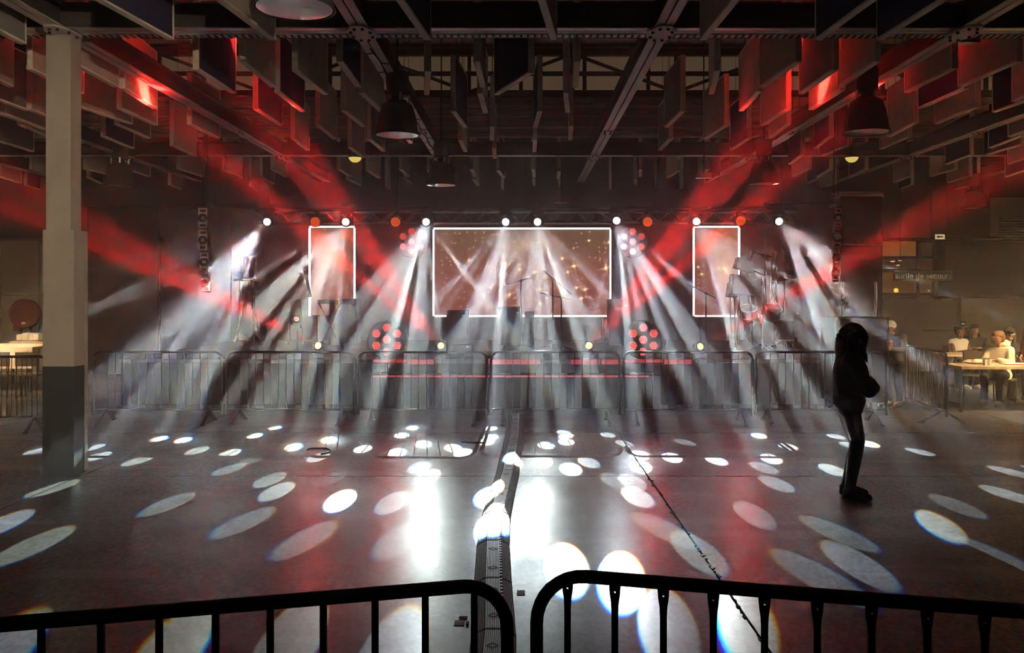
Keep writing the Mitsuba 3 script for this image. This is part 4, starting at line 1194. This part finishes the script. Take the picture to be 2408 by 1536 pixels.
def human(label, origin, yaw, J, skin, top, legs, shoes, hair, height=1.7, sleeves=1.0, leg_cover=1.0, hair_kind='short', boots=False, puff=0.0, bulk=1.0, extra=None):
    """J: joints in metres, body frame (x to its right, y forward, z up)"""
    k = thing('person', label, 'person')
    s = height / 1.7
    g = lambda n: np.asarray(J[n], float)
    body, cloth, trou, shoe = [], [], [], []
    pel, che, nec, hd = g('pelvis'), g('chest'), g('neck'), g('head')
    sh = {e: g('sh' + e) for e in 'LR'}
    # trunk
    hips = {e: g('hip' + e) for e in 'LR'}
    for lst, f, cond in ((body, 1.0, True), (cloth, 1.12, True)):
        lst.append(m3.Manifold.batch_hull([ball(hips['L'], .105 * s * f), ball(hips['R'], .105 * s * f), ball(lerp(pel, che, .5), .125 * s * f)]))
        lst.append(m3.Manifold.batch_hull([ball(lerp(pel, che, .45), .12 * s * f), ball(che + np.array([-.07, 0, 0]) * s, .115 * s * f), ball(che + np.array([.07, 0, 0]) * s, .115 * s * f)]))
        lst.append(m3.Manifold.batch_hull([ball(che + np.array([-.07, 0, 0]) * s, .115 * s * f), ball(che + np.array([.07, 0, 0]) * s, .115 * s * f), ball(sh['L'], .062 * s * f), ball(sh['R'], .062 * s * f), ball(nec - np.array([0, 0, .05 * s]), .065 * s * f)]))
    body += chain([(nec - np.array([0, 0, .05 * s]), .06 * s, lerp(nec, hd, .45), .052 * s)])
    for e in 'LR':
        el, wr = g('el' + e), g('wr' + e)
        body += chain([(sh[e], .052 * s, el, .040 * s), (el, .040 * s, wr, .027 * s)])
        f = wr - el
        tip = g('tip' + e) - wr if 'tip' + e in J else f
        body += hand_parts(wr + f / np.linalg.norm(f) * .012, tip, J.get('palm' + e, (0, 0.3, -1)), s, J.get('curl', .6))
        if sleeves > 0:
            sl = [(sh[e], (.064 + puff) * s, lerp(sh[e], el, min(1, sleeves * 2)), (.053 + puff) * s)]
            if sleeves > .5:
                sl.append((el, (.053 + puff) * s, lerp(el, wr, sleeves * 2 - 1 - .04), (.040 + puff * .8) * s))
            cloth += chain(sl)
        kn, an, to = g('kn' + e), g('an' + e), g('toe' + e)
        body += chain([(hips[e], .088 * s, kn, .058 * s), (kn, .056 * s, lerp(kn, an, .35), .054 * s), (lerp(kn, an, .35), .054 * s, an, .036 * s), (an, .036 * s, an - np.array([0, 0, .03 * s]), .034 * s), (an - np.array([0, 0, .035]) * s, .034 * s, to, .026 * s)])
        if leg_cover > 0:
            trou += [m3.Manifold.batch_hull([ball(pel + np.array([0, 0, .03]), .118 * s), ball(hips[e], .108 * s)])]
            trou += chain([(hips[e], .100 * s * bulk, kn, .068 * s * bulk)])
            if leg_cover > .5:
                trou += chain([(kn, .068 * s * bulk, lerp(kn, an, leg_cover * 2 - 1.05), .052 * s * bulk)])
        fw = to - an
        fw[2] = 0
        fw = fw / (np.linalg.norm(fw) + 1e-9)
        heel = an - fw * .035 * s
        heel[2] = to[2]
        shoe.append(m3.Manifold.batch_hull([ball(an - np.array([0, 0, .02]) * s, .042 * s), ball(heel, .034 * s), ball(to, .034 * s), ball(lerp(heel, to, .55), .042 * s)]))
        if boots:
            shoe += chain([(lerp(kn, an, .08), .068 * s, lerp(kn, an, .38), .066 * s), (lerp(kn, an, .38), .066 * s, an, .047 * s)])
            shoe.append(m3.Manifold.batch_hull([ball(heel + np.array([0, 0, .05]) , .03 * s, 8), ball(heel - np.array([0, 0, .012]), .018 * s, 8)]))
    # head: skull, jaw, nose, brow, ears
    hf = np.asarray(J.get('look', (0, 1, 0)), float)
    hf /= np.linalg.norm(hf)
    hu = np.asarray(J.get('headup', (0, 0, 1)), float)
    hu = hu - hf * (hu @ hf)
    hu /= np.linalg.norm(hu)
    hr = np.cross(hf, hu)
    at = lambda x, y, z: hd + (hr * x + hf * y + hu * z) * s
    body.append(m3.Manifold.batch_hull([ball(at(0, -.03, .03), .082 * s, 14), ball(at(0, .025, .025), .075 * s, 14)]))
    body.append(m3.Manifold.batch_hull([ball(at(0, .02, -.01), .068 * s, 12), ball(at(0, .055, -.085), .030 * s, 10), ball(at(-.035, .01, -.06), .03 * s, 8), ball(at(.035, .01, -.06), .03 * s, 8)]))
    body += chain([(at(0, .088, .012), .010 * s, at(0, .106, -.028), .014 * s), (at(0, .106, -.028), .014 * s, at(0, .08, -.035), .018 * s)], 8)
    body += chain([(at(-.03, .085, .022), .010 * s, at(.03, .085, .022), .010 * s), (at(-.022, .078, -.066), .010 * s, at(.022, .078, -.066), .010 * s)], 8)
    for e in (-1, 1):
        body += chain([(at(e * .080, -.005, .015), .010 * s, at(e * .078, -.008, -.03), .008 * s)], 8)
    M = tf.translation_matrix(origin) @ tf.rotation_matrix(yaw, [0, 0, 1])
    put('body', fuse(body, .018, 5), skin, k, smooth=True, world=M)
    put('top', fuse(cloth, .025, 8), top, k, smooth=True, world=M)
    if trou:
        put('trousers', fuse(trou, .025, 8), legs, k, smooth=True, world=M)
    for ms in (shoe[:len(shoe) // 2], shoe[len(shoe) // 2:]):
        put('boot' if boots else 'shoe', fuse(ms, .02, 4), shoes, k, smooth=True, world=M)
    put('eyes', cat([moved(trimesh.creation.icosphere(2, .0085 * s), at(e * .030, .087, .004)) for e in (-1, 1)]), 'hair_black', k, world=M, kind='stuff')
    hm = []
    if hair_kind == 'short':
        hm = [m3.Manifold.batch_hull([ball(at(0, -.035, .045), .092 * s, 14), ball(at(0, .03, .07), .070 * s, 12), ball(at(0, -.055, -.02), .070 * s, 12)])]
    elif hair_kind == 'bun':
        hm = [m3.Manifold.batch_hull([ball(at(0, -.035, .045), .088 * s, 14), ball(at(0, .03, .065), .066 * s, 12), ball(at(0, -.05, -.01), .068 * s, 12)]), ball(at(0, -.11, .09), .05 * s, 12)]
    elif hair_kind == 'long':
        hm = [m3.Manifold.batch_hull([ball(at(0, -.035, .045), .096 * s, 14), ball(at(0, .03, .07), .072 * s, 12), ball(at(0, -.06, -.02), .078 * s, 12)])]
        for e in (-1, 1):
            hm += chain([(at(e * .06, -.03, .03), .05 * s, at(e * .085, -.02, -.13), .045 * s), (at(e * .085, -.02, -.13), .045 * s, at(e * .08, -.01, -.27), .03 * s)])
        hm.append(m3.Manifold.batch_hull([ball(at(-.05, -.07, -.02), .05 * s), ball(at(.05, -.07, -.02), .05 * s), ball(at(-.06, -.08, -.24), .035 * s), ball(at(.06, -.08, -.24), .035 * s)]))
    elif hair_kind == 'curly':
        rr_ = np.random.default_rng(5)
        hm = [m3.Manifold.batch_hull([ball(at(0, -.02, .055), .118 * s, 14), ball(at(0, .03, .03), .104 * s, 12), ball(at(0, -.055, -.10), .12 * s, 14), ball(at(0, .01, -.12), .108 * s, 12)])]
        for _ in range(420):
            u = rr_.normal(size=3)
            u /= np.linalg.norm(u)
            if u[1] > .55 and u[2] < .3:
                continue
            hm.append(ball(at(*(np.array([0, -.015, -.02]) + u * np.array([.132, .140, .170]))), rr_.uniform(.010, .022) * s, 6))
        for _ in range(26):                                      # loose strands at the front
            a0 = np.array([rr_.uniform(-.08, .08), .09 + rr_.uniform(0, .03), rr_.uniform(-.16, -.04)])
            hm += chain([(at(*a0), .012, at(*(a0 + [rr_.normal(0, .01), rr_.uniform(0, .02), -rr_.uniform(.02, .06)])), .005)], 6)
    if hm:
        put('hair', fuse(hm, .02 if hair_kind != 'curly' else .016, 4 if hair_kind != 'curly' else 1), hair, k, smooth=True, world=M)
    if extra:
        extra(k, M, at, s)
    return k


# the woman standing before the stage, seen from the side (body frame: y points where she faces)
J = dict(pelvis=(0, .0, .90), chest=(0, -.005, 1.17), neck=(0, .005, 1.37), head=(0, .03, 1.485), shL=(-.17, -.01, 1.31), shR=(.17, -.01, 1.31),
         elL=(-.19, .15, 1.03), wrL=(-.03, .19, 1.07), elR=(.19, .155, 1.035), wrR=(.03, .21, 1.05), tipL=(.06, .20, 1.10), tipR=(-.06, .215, 1.08), palmL=(0, -1, 0), palmR=(0, -1, 0),
         hipL=(-.085, .0, .87), hipR=(.085, .0, .87), knL=(-.085, .075, .55), knR=(.085, .06, .56), anL=(-.09, -.035, .105), anR=(.10, -.01, .105), toeL=(-.10, .13, .034), toeR=(.12, .155, .034), look=(-.45, 1, -.12), curl=1.1)


def her_things(k, M, at, s):
    put('jacket_hem', fuse(chain([((-.10, 0, .935), .135, (.10, 0, .935), .135), ((-.07, -.05, .93), .11, (.07, -.05, .93), .11), ((-.09, -.02, 1.14), .135, (.09, -.02, 1.14), .135)]), .03, 4), 'jacket_black', k, smooth=True, world=M)
    put('skirt', fuse([m3.Manifold.batch_hull([ball((-.08, -.015, .92), .115), ball((.08, -.015, .92), .115), ball((-.08, .005, .84), .098), ball((.08, .005, .84), .098)])], .03, 4), 'black_cloth', k, smooth=True, world=M)
    put('collar', fuse(chain([((-.06, .03, 1.365), .07, (.06, .03, 1.365), .07)]), .03, 3), 'jacket_black', k, smooth=True, world=M)
    put('jacket_body', fuse([m3.Manifold.batch_hull([ball((x, y, z), r, 14) for x, y, z, r in ((-.06, 0, 1.17, .165), (.06, 0, 1.17, .165), (-.06, -.01, 1.03, .155), (.06, -.01, 1.03, .155), (0, -.015, 1.29, .125))])], .03, 4), 'jacket_black', k, smooth=True, world=M)
    st = [rod((x, -.10, .77), (x + .012, -.02 + i * .004, .56), .0025, 5) for i, x in enumerate((.14, .155, .13))]
    put('hanging_strap', cat(st), 'white_top', k, world=M)


wx, wy = 3.115, 8.24
human('person in black with big curly hair, standing in silhouette before the stage', (wx, wy, 0), -PI / 2 - .33, J, 'tights', 'jacket_black', 'tights', 'boot', 'hair_black', 1.68, sleeves=1.0, leg_cover=0, hair_kind='curly', boots=True, puff=.016, extra=her_things)


def seated(z0=.46, lean=0.0, arms='table', spread=.0, turn=0.0):
    c = math.cos(lean)
    sn = math.sin(lean)
    up = lambda h, x=0.0, y=0.0: (x, sn * h + y * c, z0 + .07 + h * c)
    j = dict(pelvis=(0, 0, z0 + .08), chest=up(.27), neck=up(.49), head=(0, sn * .64 + .03, z0 + .07 + .63 * c), shL=up(.42, -.17), shR=up(.42, .17), hipL=(-.09, .03, z0 + .06), hipR=(.09, .03, z0 + .06),
             knL=(-.12 - spread, .42, z0 + .05), knR=(.12 + spread, .42, z0 + .05), anL=(-.11, .40, .09), anR=(.13, .36, .09), toeL=(-.12, .55, .034), toeR=(.14, .51, .034))
    if arms == 'table':
        j.update(elL=up(.20, -.22, .14), elR=up(.20, .22, .14), wrL=(-.10, sn * .3 + .34, z0 + .33), wrR=(.10, sn * .3 + .34, z0 + .33), palmL=(0, 0, -1), palmR=(0, 0, -1))
    else:
        j.update(elL=up(.18, -.23, .03), elR=up(.18, .23, .03), wrL=(-.14, .24, z0 + .16), wrR=(.14, .24, z0 + .16), palmL=(0, 0, -1), palmR=(0, 0, -1))
    return j


def chair(x, y, yaw, label):
    k = thing('chair', label, 'chair', 'chairs at the tables')
    M = tf.translation_matrix([x, y, 0]) @ tf.rotation_matrix(yaw, [0, 0, 1])
    put('seat', box(0, .02, .425, .42, .42, .03, .01), 'frame_brown', k, world=M)
    put('backrest', box(0, -.20, .72, .40, .025, .26, .01), 'frame_brown', k, world=M)
    for sx in (-.18, .18):
        put('leg', rod((sx, .20, 0), (sx, .18, .41), .012, 8), 'steel_dark', k, world=M)
        put('leg', rod((sx, -.24, 0), (sx, -.19, .83), .012, 8), 'steel_dark', k, world=M)


# tables on the right
def table(x0, x1, y0, y1, label, legs, m='table_wood', h=.75, t=.045):
    k = thing('table', label, 'table')
    put('tabletop', span(x0, x1, y0, y1, h - t, h, .006), m, k)
    for x in legs:
        for y in (y0 + .12, y1 - .12):
            put('leg', rod((x, y, 0), (x, y, h - t), .022, 10), 'steel_dark', k)
        put('leg_brace', rod((x, y0 + .12, .12), (x, y1 - .12, .12), .012, 8), 'steel_dark', k)
    return k


tx = lambda px_, Y: P(px_, 0, Y)[0]
table(tx(2209, 14.8), tx(2209, 14.8) + 2.4, 14.05, 14.80, 'long pale wooden table in front, right of the crowd barriers', [tx(2250, 14.3), tx(2373, 14.8) + .6])
table(tx(2222, 16.9), tx(2222, 16.9) + 2.6, 16.85, 17.5, 'pale wooden table farther back behind the front table', [tx(2245, 17), tx(2222, 16.9) + 2.3])
YP1 = 17.95
human('person in a white sleeveless top seated at the back table', (tx(2252, YP1), YP1, 0), PI + .25, {**seated(.44, .05), 'look': (-.2, 1, 0)}, 'skin_dark', 'white_top', 'denim', 'white_shoe', 'hair_black', 1.62, sleeves=0, hair_kind='bun')
human('person with long dark hair seated beside the white top at the back table', (tx(2291, 18.7), 18.7, 0), PI - .35, {**seated(.44, .04), 'look': (-.3, 1, 0)}, 'skin_mid', 'jacket_black', 'denim', 'boot', 'hair_black', 1.62, hair_kind='long')
chair(tx(2252, YP1), YP1 - .03, PI + .25, 'dark chair under the person in the white top at the back table')
chair(tx(2291, 18.7), 18.7 - .02, PI - .35, 'dark chair under the person with long dark hair at the back table')
YF = 15.25


def coat_hood(k, M, at, s):
    put('hood', fuse(chain([((-.09, -.02, 1.05), .075, (.09, -.02, 1.05), .075), ((-.07, .06, 1.03), .06, (.07, .06, 1.03), .06)]), .03, 3), 'cream_coat', k, smooth=True, world=M)


human('person with short fair hair in a cream hooded coat leaning on the front table', (tx(2352, YF), YF - .0, 0), PI / 2 + .75, {**seated(.45, .12), 'look': (.6, .8, -.1)}, 'skin_mid', 'cream_coat', 'denim', 'white_shoe', 'hair_blond', 1.68, puff=.018, hair_kind='short', extra=coat_hood)
chair(tx(2352, YF), YF - .0, PI / 2 + .75, 'dark chair under the person in the cream coat')


def glasses(k, M, at, s):
    rings = []
    for e in (-1, 1):
        c_ = at(e * .031, .104, .004)
        rings.append(moved(trimesh.creation.torus(.022, .0025, 20, 6, transform=tf.rotation_matrix(PI / 2, [1, 0, 0])), c_))
        rings.append(rod(at(e * .052, .10, .006), at(e * .082, .0, .012), .0022, 5))
    rings.append(rod(at(-.01, .105, .004), at(.01, .105, .004), .0022, 5))
    put('glasses', cat(rings), 'steel_dark', k, world=M)


human('person with dark hair and glasses in black bending over the front table', (8.93, 16.1, 0), PI + .1, {**seated(.50, .20), 'look': (.35, 1, -.45)}, 'skin_light', 'jacket_black', 'denim', 'boot', 'hair_black', 1.66, hair_kind='long', extra=glasses)
chair(8.93, 16.1, PI + .1, 'dark chair under the person with glasses')
ST = dict(pelvis=(0, 0, .93), chest=(0, .0, 1.2), neck=(0, .01, 1.42), head=(0, .04, 1.56), shL=(-.18, 0, 1.37), shR=(.18, 0, 1.37), elL=(-.24, .0, 1.10), wrL=(-.22, .12, .87), elR=(.24, .0, 1.10), wrR=(.22, .12, .87), palmL=(1, 0, 0), palmR=(-1, 0, 0),
          hipL=(-.09, 0, .90), hipR=(.09, 0, .90), knL=(-.10, .03, .48), knR=(.10, .02, .48), anL=(-.11, 0, .09), anR=(.11, -.02, .09), toeL=(-.13, .15, .034), toeR=(.13, .13, .034))
human('person in reddish brown standing at the right edge by the front table', (9.0, 15.16, 0), PI / 2 + .5, ST, 'skin_mid', 'maroon', 'maroon', 'white_top', 'hair_blond', 1.66, hair_kind='long', bulk=1.25)
# the one behind the flight case, slightly stooped, with a cap and a cup
JB = {n: (np.array(v) * [1, 1, .86]) for n, v in ST.items()}
JB.update(head=(0, .10, 1.33), neck=(0, .06, 1.21), chest=(0, .03, 1.03), elL=(-.23, .06, .96), wrL=(-.16, .28, .98), tipL=(-.14, .38, 1.0), palmL=(1, 0, 0))


def cap_and_cup(k, M, at, s):
    put('cap', fuse([m3.Manifold.batch_hull([ball(at(0, -.03, .06), .088, 14), ball(at(0, .02, .07), .075, 12)]), m3.Manifold.batch_hull([ball(at(-.05, .06, .045), .012, 8), ball(at(.05, .06, .045), .012, 8), ball(at(-.04, .16, .03), .010, 8), ball(at(.04, .16, .03), .010, 8)])], .02, 3), 'white_top', k, smooth=True, world=M)


YB = 15.0
kb = human('person in an olive jacket and pale cap standing behind the flight case', (tx(2102, YB), YB, 0), PI / 2 + .55, JB, 'skin_mid', 'olive_coat', 'denim', 'white_shoe', 'hair_black', 1.5, hair_kind='short', extra=cap_and_cup)
q = P(2094, 809, YB - .25)
k = thing('cup', 'red and white paper cup held by the person in the pale cap', 'cup')
put('cup_wall', moved(lathe([(.030, -.05), (.040, .06), (.037, .06), (.028, -.046), (0, -.046), (0, -.05)], 20), q), 'white_paper', k, smooth=30)
put('red_band', moved(lathe([(.0335, -.03), (.0385, .03), (.0395, .03), (.0345, -.03)], 20), q), 'red_plastic', k, smooth=30)
# things on and under the tables
k = thing('folder', 'red folder lying on the front table before the person with glasses', 'folder')
q = P(2378, 852, 14.5)
put('cover', box(q[0], 14.45, .757, .34, .24, .012, .003), 'red_plastic', k)
put('pages', box(q[0] - .02, 14.45, .768, .30, .21, .010, .002), 'white_paper', k)
k = thing('plastic_bag', 'white plastic bag on the floor under the front table', 'bag')
bg = trimesh.creation.icosphere(3, .17)
bg.vertices = bg.vertices * [1.1, .8, 1.0] * (1 + .25 * (meshkit.fbm(bg.vertices * 9, 3) - .5)[:, None])
bg.vertices[:, 2] = np.maximum(bg.vertices[:, 2], -.15) + .155
put('bag_body', moved(bg, (tx(2345, 15.72), 15.72, 0)), 'white_paper', k, smooth=True)
put('bag_handle', moved(cat([tube([(s * .06, 0, .28), (s * .05, 0, .36), (0, 0, .40), (-s * .02, 0, .33)], .008, 6) for s in (-1, 1)]), (tx(2345, 15.72), 15.72, 0)), 'white_paper', k, smooth=True)
k = thing('garment', 'crumpled cream cloth lying on the front table left of the cream coat', 'clothing')
gm = trimesh.creation.icosphere(4, .16)
gm.vertices = gm.vertices * [1.3, .8, .28] * (1 + .9 * (meshkit.fbm(gm.vertices * 11, 4) - .5)[:, None])
gm.vertices[:, 2] = np.maximum(gm.vertices[:, 2], -.03) + .031
put('cloth', moved(gm, (tx(2296, 14.58), 14.58, .75)), 'cream_coat', k, smooth=True)
for i, (px_, w) in enumerate(((2316, 'left one'), (2327, 'right one'))):
    k = thing('drinking_glass', f'small clear cup on the front table by the cloth, {w}', 'glass')
    put('wall', moved(lathe([(.028, 0), (.036, .10), (.033, .10), (.026, .004), (0, .004), (0, 0)], 18), (tx(px_, 14.25), 14.25, .75)), 'white_paper', k, smooth=30)
k = thing('phone', 'phone lying on the back table before the person with long dark hair', 'phone')
put('body', box(tx(2297, 17.3), 17.2, .756, .08, .15, .01, .003), 'white_paper', k)
chair(tx(2290, 16.15), 16.15, 2.6, 'empty dark chair between the two tables')

# ------------------------------------------------------------------ back wall on the right: glazed door, drape, sign, notices
yb = WB - .02
wz = lambda py_, Y=21.4: P(0, py_, Y)[2]
wX = lambda px_, Y=21.4: P(px_, 0, Y)[0]
d = key_of('door_1')
say(d, kind='structure')
mat('pane_amber', (0.5, 0.3, 0.1), 0.4)
mat('pane_dark', (0.10, 0.075, 0.06), 0.25)
for (a, b, c_, e, m, em) in ((2078, 2160, 602, 567, 'pane_amber', (.34, .125, .022)), (2078, 2160, 633, 608, 'pane_dark', (.055, .03, .018)), (2078, 2160, 688, 640, 'pane_amber', (.16, .075, .026)), (2168, 2198, 633, 570, 'pane_dark', (.05, .026, .016)), (2169, 2198, 689, 660, 'pane_amber', (.10, .058, .030))):
    put('pane', span(wX(a), wX(b), yb - .035, yb - .02, wz(c_), wz(e)), m, d, emit=em)
for (a, b, c_, e) in ((2160, 2168, 700, 563), (2198, 2203, 700, 563), (2074, 2078, 700, 563), (2078, 2203, 608, 602), (2078, 2203, 695, 689), (2078, 2203, 640, 634), (2078, 2203, 567, 562)):
    put('frame_bar', span(wX(a), wX(b), yb - .06, yb - .015, wz(c_), wz(e)), 'frame_brown', d)
put('lower_panel', span(wX(2078), wX(2203), yb - .04, yb - .015, 0, wz(700)), 'grey_door', d)
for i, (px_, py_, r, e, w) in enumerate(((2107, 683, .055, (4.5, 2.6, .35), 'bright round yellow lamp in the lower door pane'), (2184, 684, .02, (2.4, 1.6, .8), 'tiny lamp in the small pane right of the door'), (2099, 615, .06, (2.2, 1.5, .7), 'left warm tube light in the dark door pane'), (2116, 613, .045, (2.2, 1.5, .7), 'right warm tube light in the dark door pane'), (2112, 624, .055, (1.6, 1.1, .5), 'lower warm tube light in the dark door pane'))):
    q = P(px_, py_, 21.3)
    k = thing('wall_lamp', w, 'lamp')  # glowing shapes stand for reflections in the door panes
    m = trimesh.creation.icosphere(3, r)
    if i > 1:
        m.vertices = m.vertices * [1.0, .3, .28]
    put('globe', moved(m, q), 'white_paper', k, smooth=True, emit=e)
    put('mount', rod(q + [0, r * .25, 0], (q[0], yb - .02, q[2]), .008, 6), 'steel_dark', k)  # thin rod that carries the added glow
d = key_of('door_2')
say(d, kind='structure')
put('leaf', span(wX(2160) + .02, wX(2258), yb - .03, yb - .01, 0, wz(704)), 'grey_door', d)
put('jamb', span(wX(2258), wX(2264), yb - .05, yb - .01, 0, wz(698)), 'frame_brown', d)
put('lintel_strip', span(wX(2222), wX(2248), yb - .04, yb - .03, wz(706), wz(703)), 'alu', d)
put('push_bar', rod((wX(2175), yb - .07, 1.02), (wX(2250), yb - .07, 1.02), .02), 'steel_dark', d)
drape('side_drape', wX(2202), 15.8, 21.35, 1.86, wz(571), 'black_cloth', 'wide black drape hung above the door and the pale wall on the far right')
# sign with its words
q = P(2102, 661, 20.4)
q2 = P(2241, 636, 20.4)
k = thing('exit_sign_board', 'dark green board reading sortie de secours hanging before the glazed door', 'sign')
put('board', span(q[0], q2[0], 20.4, 20.43, q[2], q2[2], .004), 'sign_green', k)
tm = meshkit.text_mesh('sortie de secours', .15, .004, True)
bw = tm.bounds
sc = (q2[0] - q[0]) * .955 / (bw[1][0] - bw[0][0])
tm.apply_scale([sc, sc, 1])
bw = tm.bounds
tm.apply_translation([-bw[0][0], -bw[0][1], 0])
tm.apply_transform(tf.rotation_matrix(PI / 2, [1, 0, 0]))
bw = tm.bounds
tm.apply_translation([q[0] + (q2[0] - q[0]) * .022, 20.3985 - bw[1][1], q[2] + (q2[2] - q[2]) * .22])
put('lettering', tm, 'sign_text', k, label='pale letters sortie de secours')
for x in (q[0] + .15, q2[0] - .15):
    put('hanger', rod((x, 20.415, q2[2]), (x, 20.415, roof_z(20.4)), .005, 6), 'steel_dark', k)
q = P(2211, 557, 21.2)
k = thing('exit_light', 'small lit exit light box high above the black drape', 'sign')
put('case', box(q[0], 21.25, q[2], .25, .06, .135, .01), 'lamp_shell', k)
put('face', box(q[0], 21.214, q[2], .235, .01, .12, .003), 'white_paper', k, emit=(1.3, .95, .55))
put('pictogram', cat([box(q[0] - .05, 21.205, q[2] + .002, .05, .006, .045), box(q[0] + .03, 21.205, q[2] + .002, .08, .006, .03), box(q[0] - .01, 21.205, q[2] - .01, .03, .006, .02)]), 'frame_brown', k)
k = thing('bracket_arm', 'thin arm holding the exit light', 'bracket')
put('arm', span(q[0] - .02, q[0] + .02, 21.28, yb, q[2] - .02, q[2] + .02), 'steel_dark', k)
k = thing('wall_louver', 'slatted air grille high on the back wall at the far right', 'air vent')
a, b = wX(2355), wX(2355) + 1.6
z0, z1 = wz(553), wz(512)
for m in (span(wX(2337), a, yb - .06, yb - .01, wz(556), wz(463)), span(a, b, yb - .06, yb - .01, z1, z1 + .04), span(a, b, yb - .06, yb - .01, z0 - .04, z0)):
    put('frame', m, 'grey_door', k)
put('upper_board', span(a, b, yb - .05, yb - .01, z1 + .05, wz(463)), 'grey_door', k)
for i in range(6):
    z = z0 + (z1 - z0) * (i + .5) / 6
    put('slat', bar((a, yb - .045, z), (b, yb - .045, z), .05, .012, (0, .6, 1)), 'grey_door', k)
k = thing('notice', 'faded paper notice on the pale wall under the black drape', 'notice')
put('sheet', span(wX(2277), wX(2318), yb - .015, yb - .008, wz(748), wz(716), .002), 'wall_tan', k)
for i in range(5):
    put('text_line', span(wX(2281), wX(2314) - .05 * (i % 3), yb - .018, yb - .0155, wz(721 + i * 5) - .006, wz(721 + i * 5) + .006), 'grey_door', k)
k = thing('switch_box', 'small dark framed box on the pale wall above the seated people', 'box')
put('case', span(wX(2265), wX(2277), yb - .05, yb - .005, wz(767), wz(756), .006), 'frame_brown', k)
put('window', span(wX(2267), wX(2275), yb - .055, yb - .048, wz(764), wz(760)), 'white_paper', k)
k = thing('wall_poster', 'dark maroon panel on the wall behind the two people at the back table', 'poster')
put('sheet', span(wX(2262), wX(2298), yb - .02, yb - .01, wz(812), wz(772), .003), 'maroon', k)
put('mark', span(wX(2283), wX(2292), yb - .023, yb - .0205, wz(778), wz(774)), 'wall_tan', k)

# ------------------------------------------------------------------ left side: hose reel, counter
q = P(64, 738, 21.35)
k = thing('hose_reel', 'round dull red fire hose reel on the tan wall left of the column', 'hose reel')
put('disc', moved(lathe([(0, -.05), (.05, -.05), (.06, -.03), (.30, -.02), (.34, -.045), (.355, -.03), (.355, .03), (0, .03)], 40, 'y'), q + [0, -.14, 0]), 'hose_red', k, smooth=30)
put('hose', cat([trimesh.creation.torus(.27 - i * .05, .022, 32, 8, transform=tf.translation_matrix(q + [0, -.06, 0]) @ tf.rotation_matrix(PI / 2, [1, 0, 0])) for i in range(3)]), 'rubber', k, smooth=True)
put('rear_disc', moved(lathe([(0, -.01), (.35, -.01), (.35, .01), (0, .01)], 40, 'y'), q + [.0, .0, 0]), 'hose_red', k, smooth=30)
put('hub_mark', box(q[0] + .02, q[1] - .20, q[2] - .22, .09, .012, .05, .004), 'white_paper', k)
put('mount', span(q[0] - .1, q[0] + .1, q[1] + .01, yb, q[2] - .12, q[2] + .12, .01), 'steel_dark', k)
put('pipe', rod((q[0] - .18, q[1] + .05, q[2] - .30), (q[0] - .18, q[1] + .05, .05), .028), 'hose_red', k)
put('valve', box(q[0] - .22, q[1] - .02, q[2] - .36, .16, .14, .14, .02), 'hose_red', k)
put('hose_end', tube([q + [.12, -.06, -.3], q + [.15, -.08, -.62], q + [.20, -.08, -.78], q + [.26, -.08, -.70], q + [.24, -.08, -.60]], .018, 8), 'rubber', k, smooth=True)
YL = 17.0
xe = P(76, 0, YL)[0]
k = thing('counter_table', 'bright cream covered counter table left behind the column', 'table')
put('tabletop', span(xe - 3.4, xe, YL, YL + 1.3, .84, .88, .006), 'cream', k)
put('front_cloth', span(xe - 3.4, xe, YL - .012, YL - .002, .46, .84), 'cream', k)
for x in (xe - 3.2, xe - 1.6, xe - .1):
    for y in (YL + .1, YL + 1.2):
        put('leg', rod((x, y, 0), (x, y, .84), .02, 8), 'steel_dark', k)
for i, (px_, w, h) in enumerate(((54, .10, .07), (67, .10, .09), (80, .10, .085), (93, .10, .08))):
    x = P(px_, 0, 19.0)[0]
    k = thing('food_box', f'pale carton on the far counter behind the column, {ORD[i]} from the left', 'carton', None)
    put('carton', box(x, 19.0, .94 + h / 2, w * 1.1, .3, h * 1.6, .006), 'cream', k)
    put('lid', box(x, 19.0, .945 + h * 1.3, w * 1.14, .31, .012, .003), 'white_paper', k)
xr = P(50, 0, 18.8)[0]
k = thing('serving_table', 'dark edged serving table behind the cream counter', 'table')
put('tabletop', span(xr - .2, xr + 1.0, 18.7, 19.4, .86, .90, .006), 'table_wood', k)
for x in (xr - .15, xr + .95):
    for y in (18.76, 19.34):
        put('leg', rod((x, y, 0), (x, y, .86), .02, 8), 'steel_dark', k)
for i, px_ in enumerate((-50, 12, 74)):
    chair(P(px_, 0, 16.2)[0], 16.2, 0.15 * (i - 1), f'dark chair before the cream counter, {ORD[i]} from the left')

for k_ in list(labels):
    if not labels[k_]:
        del labels[k_]
